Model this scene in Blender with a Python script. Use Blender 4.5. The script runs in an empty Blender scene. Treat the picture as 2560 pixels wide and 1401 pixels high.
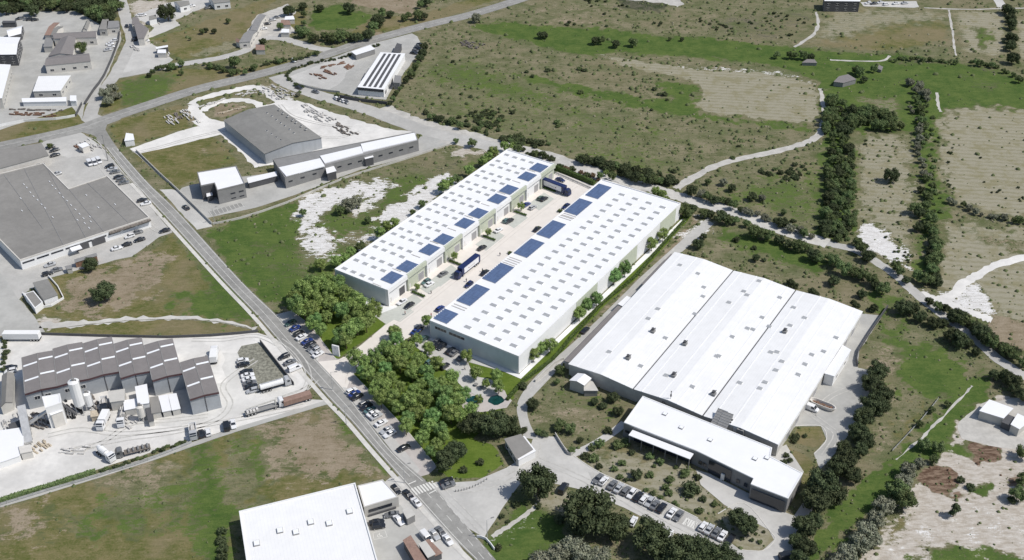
import bpy, math, random
import numpy as np
from mathutils import Vector, Matrix, geometry
random.seed(7); rng=np.random.default_rng(7)
S=bpy.context.scene; COL=S.collection
# ------------------------------------------------------------------ camera
F=2742.1; PITCH=math.radians(34.067); ROLL=math.radians(-0.122); HC=250.0
CX,CY=1280.0,700.5
cp,sp=math.cos(PITCH),math.sin(PITCH)
fw=Vector((0,cp,-sp)); r0=Vector((1,0,0)); u0=r0.cross(fw)
rr=math.cos(ROLL)*r0+math.sin(ROLL)*u0; uu=-math.sin(ROLL)*r0+math.cos(ROLL)*u0
def G(px,py,z=0.0):
    # point of the terrain plan (metres) seen at this spot of the survey photograph, z metres up
    d=(px-CX)*rr-(py-CY)*uu+F*fw
    t=(HC-z)/-d.z
    return Vector((t*d.x,t*d.y,z))
def proj(P):
    d=Vector(P)-Vector((0,0,HC)); w=d.dot(fw)
    return CX+F*d.dot(rr)/w, CY-F*d.dot(uu)/w
def mpp(px,py):
    return (G(px,py)-Vector((0,0,HC))).dot(fw)/F
def hgt(base,top):
    B=G(*base); best=(1e9,0)
    for i in range(0,400):
        z=i*.05; d=(G(top[0],top[1],z)-B).xy.length
        if d<best[0]: best=(d,z)
    return best[1]
cam=bpy.data.cameras.new('camera'); co=bpy.data.objects.new('camera',cam); COL.objects.link(co)
co.matrix_world=Matrix(((rr.x,uu.x,-fw.x,0),(rr.y,uu.y,-fw.y,0),(rr.z,uu.z,-fw.z,HC),(0,0,0,1)))
cam.sensor_width=36; cam.lens=F*36/2560; cam.clip_start=1; cam.clip_end=20000
S.camera=co
# ------------------------------------------------------------------ light
AZ=math.radians(-12); EL=math.radians(54)
sun=bpy.data.lights.new('sun','SUN'); so=bpy.data.objects.new('sun',sun); COL.objects.link(so)
sun.energy=3.45; sun.angle=math.radians(.5); sun.color=(1,.965,.91)
sd=Vector((math.cos(AZ)*math.cos(EL),math.sin(AZ)*math.cos(EL),math.sin(EL)))
so.rotation_euler=sd.to_track_quat('Z','Y').to_euler(); so.location=(0,400,300)
W=bpy.data.worlds.new('World'); S.world=W; W.use_nodes=True
nt=W.node_tree; bg=nt.nodes['Background']; sky=nt.nodes.new('ShaderNodeTexSky'); sky.sky_type='NISHITA'
sky.sun_disc=False; sky.sun_elevation=EL; sky.sun_rotation=math.pi/2-AZ; sky.air_density=1; sky.dust_density=1.2
nt.links.new(sky.outputs[0],bg.inputs[0]); bg.inputs[1].default_value=.095
S.view_settings.view_transform='Standard'; S.view_settings.look='None'; S.view_settings.exposure=0.05
S.cycles.max_bounces=4; S.cycles.diffuse_bounces=2; S.cycles.transparent_max_bounces=4
# ------------------------------------------------------------------ materials
class NT:
    def __init__(s,m): s.t=m.node_tree; s.b=s.t.nodes['Principled BSDF']
    def n(s,ty,**k):
        o=s.t.nodes.new(ty)
        for a,v in k.items(): setattr(o,a,v)
        return o
    def l(s,a,b): s.t.links.new(a,b)
    def v(s,sock,val):
        if hasattr(val,'is_linked') or hasattr(val,'links'): s.l(val,sock)
        else: sock.default_value=val
    def noise(s,vec,scale,detail=4,rough=.6):
        o=s.n('ShaderNodeTexNoise'); s.l(vec,o.inputs['Vector']); o.inputs['Scale'].default_value=scale
        o.inputs['Detail'].default_value=detail; o.inputs['Roughness'].default_value=rough; return o.outputs['Fac']
    def m(s,op,a,b=0.0,c=None,clamp=False):
        o=s.n('ShaderNodeMath',operation=op,use_clamp=clamp); s.v(o.inputs[0],a); s.v(o.inputs[1],b)
        if c is not None: s.v(o.inputs[2],c)
        return o.outputs[0]
    def step(s,x,a,b):
        o=s.n('ShaderNodeMapRange',interpolation_type='SMOOTHSTEP'); s.v(o.inputs[0],x)
        o.inputs[1].default_value=a; o.inputs[2].default_value=b; return o.outputs[0]
    def mix(s,f,a,b,mode='MIX'):
        o=s.n('ShaderNodeMix',data_type='RGBA',blend_type=mode); s.v(o.inputs[0],f)
        for sk,c in ((o.inputs[6],a),(o.inputs[7],b)):
            if isinstance(c,tuple): sk.default_value=(*c,1) if len(c)==3 else c
            else: s.l(c,sk)
        return o.outputs[2]
    def coord(s): return s.n('ShaderNodeTexCoord').outputs['Object']
M={}
def mat(name,c,rough=.8,var=.12,sc=.5,metal=0,stripe=None,dirt=0,obj_rand=0,spec=.3,bump=0):
    if name in M: return M[name]
    if max(c)-min(c)<.036 and max(c)>.12 and not name.startswith('paint') and name not in ('white_membrane','white_roof','skylight_white','skylight_grey'): c=(c[0],c[1]*.985,c[2]*.945)
    m=bpy.data.materials.new(name); m.use_nodes=True; t=NT(m); t.b.inputs['Roughness'].default_value=rough
    t.b.inputs['Metallic'].default_value=metal; t.b.inputs['Specular IOR Level'].default_value=spec
    P=t.coord(); col=tuple(c)
    n1=t.noise(P,sc,5,.65)
    a=tuple(x*(1-var) for x in c); b=tuple(min(1,x*(1+var)) for x in c)
    col=t.mix(t.step(n1,.3,.7),a,b)
    if dirt:
        n2=t.noise(P,sc*.12,6,.7); n3=t.noise(P,sc*6,3,.6)
        f=t.m('MULTIPLY',t.step(t.m('ADD',n2,t.m('MULTIPLY',n3,.25)),.55,.8),dirt)
        col=t.mix(f,col,tuple(x*.55 for x in c))
    if stripe:
        ax,per,amt,w=stripe
        sx=t.n('ShaderNodeSeparateXYZ'); t.l(P,sx.inputs[0])
        q=t.m('FRACT',t.m('DIVIDE',sx.outputs[ax],per)); f=t.m('LESS_THAN',q,w)
        col=t.mix(t.m('MULTIPLY',f,amt),col,tuple(x*.45 for x in c))
    if obj_rand:
        oi=t.n('ShaderNodeObjectInfo').outputs['Random']
        hs=t.n('ShaderNodeHueSaturation'); t.l(t.m('ADD',t.m('MULTIPLY',oi,.06),.47),hs.inputs['Hue'])
        t.l(t.m('ADD',t.m('MULTIPLY',oi,obj_rand),1-obj_rand/2),hs.inputs['Value']); t.l(col,hs.inputs['Color']); col=hs.outputs[0]
    t.l(col,t.b.inputs['Base Color'])
    if bump:
        bp=t.n('ShaderNodeBump'); bp.inputs['Strength'].default_value=bump; t.l(n1,bp.inputs['Height']); t.l(bp.outputs[0],t.b.inputs['Normal'])
    M[name]=m; return m
mat('white_roof',(.83,.825,.815),.6,.03,.3,stripe=(1,1.0,.10,.12),dirt=.10)
mat('white_membrane',(.83,.83,.84),.7,.02,.2,dirt=.03)
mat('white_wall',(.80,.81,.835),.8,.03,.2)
mat('shaded_white_wall',(.60,.64,.66),.8,.05,.3)  # white wall with the bluish shade of the near ends put in its colour
mat('sage_panel',(.50,.53,.42),.8,.05,.6)
mat('grey_roof',(.25,.248,.242),.8,.08,.4,stripe=(0,1.1,.25,.12),dirt=.35)
mat('grey_roof_flat',(.265,.258,.25),.85,.08,.3,dirt=.3)
mat('mauve_roof',(.235,.22,.222),.75,.06,.4,stripe=(1,.7,.35,.25),dirt=.15)
mat('tile_roof',(.30,.20,.16),.85,.15,1.5,dirt=.3)
mat('dark_grey',(.10,.10,.105),.7,.1,.4)
mat('mid_grey',(.26,.26,.265),.8,.08,.4,dirt=.15)
mat('steel_wall',(.40,.42,.44),.6,.06,.3,stripe=(0,.5,.12,.2),dirt=.2)
mat('concrete_wall',(.55,.54,.52),.85,.08,.4,dirt=.3)
mat('cream_wall',(.66,.63,.58),.85,.08,.5,dirt=.2)
mat('maroon_trim',(.10,.055,.06),.6)
mat('glass',(.03,.035,.045),.12,.1,.5,spec=.6)
mat('door_grey',(.36,.36,.38),.6,.03,.5,stripe=(2,.5,.3,.2))
mat('frame_white',(.75,.75,.75),.5)
mat('skylight_grey',(.40,.41,.42),.4,.05,2,stripe=(0,.55,.5,.25))
mat('skylight_white',(.86,.87,.88),.35,.03,2)
mat('pv_blue',(.105,.155,.275),.35,.12,.6,spec=.6,stripe=(1,1.7,.6,.06))
mat('alu',(.55,.56,.58),.4,metal=.3)
mat('black',(.02,.02,.022),.6)
mat('rubber',(.02,.02,.02),.9)
mat('bark',(.14,.10,.07),.9,.2,3)
mat('line_paint',(.72,.72,.70),.7,.1,2,dirt=.3)
mat('kerb',(.60,.59,.57),.85,.08,.8)
mat('beige_paving',(.74,.69,.63),.85,.035,.25,dirt=.06)
mat('grid_paving',(.52,.53,.48),.9,.06,.8,dirt=.12)
mat('light_concrete',(.54,.535,.525),.9,.08,.12,dirt=.35)
mat('white_yard',(.72,.71,.70),.9,.11,.08,dirt=.42)
mat('yard_dust',(.66,.655,.645),.9,.10,.1,dirt=.35)
mat('apron_white',(.78,.79,.80),.85,.03,.3)
mat('grey_yard',(.44,.44,.43),.9,.10,.12,dirt=.35)
mat('dark_yard',(.30,.30,.295),.9,.09,.15,dirt=.3)
mat('asphalt',(.31,.308,.30),.9,.14,.35,dirt=.45)
mat('asphalt_light',(.47,.465,.455),.9,.08,.2,dirt=.3)
mat('dirt_track',(.50,.48,.44),.95,.14,.25,dirt=.25)
mat('gravel_lane',(.56,.55,.53),.95,.12,.25,dirt=.3)
mat('wheel_mark',(.52,.515,.50),.95,.14,.8,dirt=.3)
mat('paving_wear',(.66,.61,.555),.9,.08,.6)
mat('side_strip',(.50,.46,.43),.9,.06,.5,dirt=.2)
mat('pale_footpath',(.62,.61,.59),.9,.1,.4,dirt=.3)
mat('rust',(.22,.13,.09),.85,.3,1.5,dirt=.3)
mat('rubble',(.62,.60,.57),.9,.35,1.2,dirt=.6)
mat('rubble_dark',(.20,.18,.165),.9,.4,1.2)
mat('timber',(.50,.43,.33),.8,.2,1)
mat('pond',(.008,.05,.047),.12,.4,.4,spec=.6)
mat('weedy_soil',(.24,.235,.19),.95,.45,.9,dirt=.3)
mat('skylight_rim',(.30,.30,.31),.6)
mat('skin',(.45,.28,.2),.6); mat('hair',(.04,.025,.02),.7); mat('cloth_dark',(.04,.05,.09),.9); mat('cloth_red',(.35,.05,.05),.9); mat('cloth_white',(.6,.6,.6),.9)
for nme,c in dict(white=(.78,.78,.78),silver=(.45,.46,.47),grey=(.16,.165,.17),black=(.018,.02,.024),blue=(.02,.045,.20),teal=(.09,.17,.17),green=(.05,.10,.08),red=(.16,.03,.03),navy=(.008,.02,.095)).items():
    m_=mat('paint_'+nme,c,.28,.02,1,spec=.6)
    try: m_.node_tree.nodes['Principled BSDF'].inputs['Coat Weight'].default_value=.5 if nme!='navy' else .1; m_.node_tree.nodes['Principled BSDF'].inputs['Roughness'].default_value=.28 if nme!='navy' else .5
    except Exception: pass
def leafmat(name,a,b,rand=.5):
    m=bpy.data.materials.new(name); m.use_nodes=True; t=NT(m); P=t.coord()
    n=t.noise(P,2.2,3,.6); nf=t.noise(P,9,2,.6)
    col=t.mix(t.step(t.m('ADD',t.m('MULTIPLY',n,.7),t.m('MULTIPLY',nf,.3)),.36,.62),a,b)
    oi=t.n('ShaderNodeObjectInfo').outputs['Random']
    hs=t.n('ShaderNodeHueSaturation'); t.l(t.m('ADD',t.m('MULTIPLY',oi,.03),.49),hs.inputs['Hue'])
    t.l(t.m('ADD',t.m('MULTIPLY',oi,rand),1-rand/2),hs.inputs['Value']); t.l(col,hs.inputs['Color'])
    t.l(hs.outputs[0],t.b.inputs['Base Color']); t.b.inputs['Roughness'].default_value=.75; t.b.inputs['Specular IOR Level'].default_value=.15
    M[name]=m
leafmat('leaf_fresh',(.14,.21,.05),(.35,.44,.15),.35)
leafmat('leaf_bluegreen',(.105,.19,.055),(.27,.39,.14),.3)
leafmat('leaf_dark',(.040,.054,.024),(.105,.125,.060),.4)
leafmat('leaf_mid',(.07,.108,.038),(.185,.225,.095),.5)
leafmat('leaf_grey',(.13,.14,.09),(.29,.29,.21),.35)
leafmat('leaf_weed',(.075,.10,.04),(.15,.17,.075),.1)
leafmat('leaf_dry',(.17,.165,.10),(.27,.25,.17),.1)
leafmat('leaf_hedge',(.045,.075,.02),(.10,.15,.045),.3)
leafmat('leaf_brown',(.12,.075,.05),(.24,.16,.10),.3)
# ------------------------------------------------------------------ mesh helpers
class MB:
    def __init__(s): s.v=[]; s.f=[]; s.mi=[]
    def add(s,vs,fs,mi=0):
        o=len(s.v); s.v+= [tuple(v) for v in vs]; s.f+=[[i+o for i in f] for f in fs]; s.mi+=[mi]*len(fs); return s
    def box(s,x0,x1,y0,y1,z0,z1,mi=0,rz=0,c=(0,0)):
        vs=[(x,y,z) for z in (z0,z1) for x,y in ((x0,y0),(x1,y0),(x1,y1),(x0,y1))]
        if rz: 
            ca,sa=math.cos(rz),math.sin(rz); vs=[(c[0]+x*ca-y*sa,c[1]+x*sa+y*ca,z) for x,y,z in vs]
        return s.add(vs,[(3,2,1,0),(4,5,6,7),(0,1,5,4),(1,2,6,5),(2,3,7,6),(3,0,4,7)],mi)
    def frus(s,b,t,z0,z1,mi=0):  # b,t =(x0,x1,y0,y1)
        vs=[(b[0],b[2],z0),(b[1],b[2],z0),(b[1],b[3],z0),(b[0],b[3],z0),(t[0],t[2],z1),(t[1],t[2],z1),(t[1],t[3],z1),(t[0],t[3],z1)]
        return s.add(vs,[(3,2,1,0),(4,5,6,7),(0,1,5,4),(1,2,6,5),(2,3,7,6),(3,0,4,7)],mi)
    def prism(s,poly,z0,z1,mi=0,top=True,bottom=False,sides=True):
        n=len(poly)
        ar=sum(poly[i][0]*poly[(i+1)%n][1]-poly[(i+1)%n][0]*poly[i][1] for i in range(n))
        if ar<0: poly=poly[::-1]
        vs=[(p[0],p[1],z0) for p in poly]+[(p[0],p[1],z1) for p in poly]; fs=[]
        if sides: fs+=[(i,(i+1)%n,n+(i+1)%n,n+i) for i in range(n)]
        tr=geometry.tessellate_polygon([[Vector((p[0],p[1],0)) for p in poly]])
        for t in tr:
            a,b,c=t; A,B,C_=poly[a],poly[b],poly[c]
            if (B[0]-A[0])*(C_[1]-A[1])-(B[1]-A[1])*(C_[0]-A[0])<0: b,c=c,b
            if top: fs.append((n+a,n+b,n+c))
            if bottom: fs.append((c,b,a))
        return s.add(vs,fs,mi)
    def cyl(s,p,q,ra,rb,n=8,mi=0,cap=True):
        p=Vector(p); q=Vector(q); d=(q-p).normalized(); a=d.orthogonal().normalized(); b=d.cross(a)
        vs=[]
        for c,r in ((p,ra),(q,rb)):
            for i in range(n):
                t=2*math.pi*i/n; vs.append(c+a*math.cos(t)*r+b*math.sin(t)*r)
        fs=[(i,(i+1)%n,n+(i+1)%n,n+i) for i in range(n)]
        if cap: fs+=[tuple(range(n-1,-1,-1)),tuple(range(n,2*n))]
        return s.add(vs,fs,mi)
    def build(s,name,mats,parent=None,smooth=False,loc=None,rz=None):
        me=bpy.data.meshes.new(name); me.from_pydata([tuple(v) for v in s.v],[],s.f)
        if isinstance(mats,str): mats=[mats]
        for m in mats: me.materials.append(M[m])
        if len(mats)>1: me.polygons.foreach_set('material_index',s.mi)
        if smooth: me.polygons.foreach_set('use_smooth',[True]*len(s.f))
        me.update(); o=bpy.data.objects.new(name,me); COL.objects.link(o)
        if parent is not None: o.parent=parent
        if loc is not None: o.location=loc
        if rz is not None: o.rotation_euler[2]=rz
        return o
def tag(o,label=None,cat=None,group=None,kind=None):
    for k,v in (('label',label),('category',cat),('group',group),('kind',kind)):
        if v: o[k]=v
    return o
def thing(name,label,cat,loc=(0,0,0),rz=0,group=None):
    o=bpy.data.objects.new(name,None); COL.objects.link(o); o.location=loc; o.rotation_euler[2]=rz; o.empty_display_size=1
    return tag(o,label,cat,group)
def kids(o): return KID.get(o.name,[])
KID={}
def freeze(o):
    KID[o.name]=[(c,[g for g in bpy.data.objects if g.parent==c]) for c in bpy.data.objects if c.parent==o]; return o
def dup(o,loc=None,rz=None,scale=None,label=None,group=None):
    r=o.copy(); COL.objects.link(r)
    for c,gs in KID.get(o.name,[]):
        k=c.copy(); COL.objects.link(k); k.parent=r
        for g in gs:
            h=g.copy(); COL.objects.link(h); h.parent=k
    if loc is not None: r.location=loc
    if rz is not None: r.rotation_euler[2]=rz
    if scale is not None: r.scale=scale if not isinstance(scale,float) else (scale,)*3
    if label: r['label']=label
    if group: r['group']=group
    return r
ORD=('first second third fourth fifth sixth seventh eighth ninth tenth eleventh twelfth thirteenth fourteenth fifteenth sixteenth seventeenth eighteenth nineteenth').split()
TENS={20:'twenty',30:'thirty',40:'forty',50:'fifty',60:'sixty',70:'seventy',80:'eighty',90:'ninety'}
def ordn(i):
    if i<=19: return ORD[i-1]
    if i>=100: return 'hundred and '+ordn(i-100) if i>100 else 'hundredth'
    t=i//10*10; return TENS[t]+'-'+ORD[i%10-1] if i%10 else TENS[t][:-1]+'ieth'
USED=set()
def number(items,tmpl,axis='left'):
    """items: (object,px,py); labels count them from one side of the photo"""
    key={'left':lambda t:t[1],'top':lambda t:t[2],'bottom':lambda t:-t[2]}[axis]
    its=sorted(items,key=key)
    for i,t in enumerate(its): t[0]['label']=tmpl.format(o=ordn(i+1),c=t[3] if len(t)>3 else '')
def W2(pts,z=0): return [G(p[0],p[1],z).xy for p in pts]
BLOCK=[]
def sheet(name,pts,m,z,rag=0,world=False,step=2.5):
    P=[Vector(p) for p in (pts if world else W2(pts))]
    if rag:
        Q=[]
        for i in range(len(P)):
            a,b=P[i],P[(i+1)%len(P)]; n=max(1,int((b-a).length/step))
            for k in range(n):
                t=k/n; p=a.lerp(b,t); q=Vector((math.sin(p.x*.9+p.y*.37)+math.sin(p.x*.23-p.y*.51),math.sin(p.y*.83-p.x*.31)+math.sin(p.y*.19+p.x*.47)))
                Q.append(p+q*rag*.4+Vector((random.uniform(-1,1),random.uniform(-1,1)))*rag*.35)
        P=Q
    BLOCK.append(P); b=MB().prism([tuple(p) for p in P],0,0,sides=False); o=b.build(name,m); o.location=(0,0,z)
    return tag(o,kind='structure')
def smooth_line(P,n=6):
    out=[]; 
    for i in range(len(P)-1):
        p0=P[max(i-1,0)]; p1=P[i]; p2=P[i+1]; p3=P[min(i+2,len(P)-1)]
        for k in range(n):
            t=k/n; out.append(.5*((2*p1)+(-p0+p2)*t+(2*p0-5*p1+4*p2-p3)*t*t+(-p0+3*p1-3*p2+p3)*t*t*t))
    out.append(P[-1]); return out
def strip(name,pts,w,m,z,rag=0,kind='structure',offset=0,world=False,n=6):
    P=pts if world else [G(*p).xy for p in pts]
    P=smooth_line([Vector(p) for p in P],n); L=[];R=[]
    for i,p in enumerate(P):
        d=(P[min(i+1,len(P)-1)]-P[max(i-1,0)]).normalized(); nn=Vector((-d.y,d.x))
        ww=w(i/(len(P)-1)) if callable(w) else w
        j=(random.uniform(-1,1)*rag,random.uniform(-1,1)*rag)
        L.append(p+nn*(ww/2+offset+j[0])); R.append(p-nn*(ww/2-offset+j[1]))
    BLOCK.append(L+R[::-1]); k=len(L); b=MB().add([(q.x,q.y,0) for q in L+R],[(i+k,i+1+k,i+1,i) for i in range(k-1)])
    o=b.build(name,m,loc=(0,0,z)); return tag(o,kind=kind)
def edges_strip(name,L,R,m,z):
    L=smooth_line([G(*p).xy for p in L]);R=smooth_line([G(*p).xy for p in R]); n=min(len(L),len(R)); BLOCK.append(L[:n]+R[:n][::-1])
    b=MB().add([(q.x,q.y,0) for q in L[:n]+R[:n]],[(i+1,i,i+n,i+1+n) for i in range(n-1)])
    return tag(b.build(name,m,loc=(0,0,z)),kind='structure')
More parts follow.
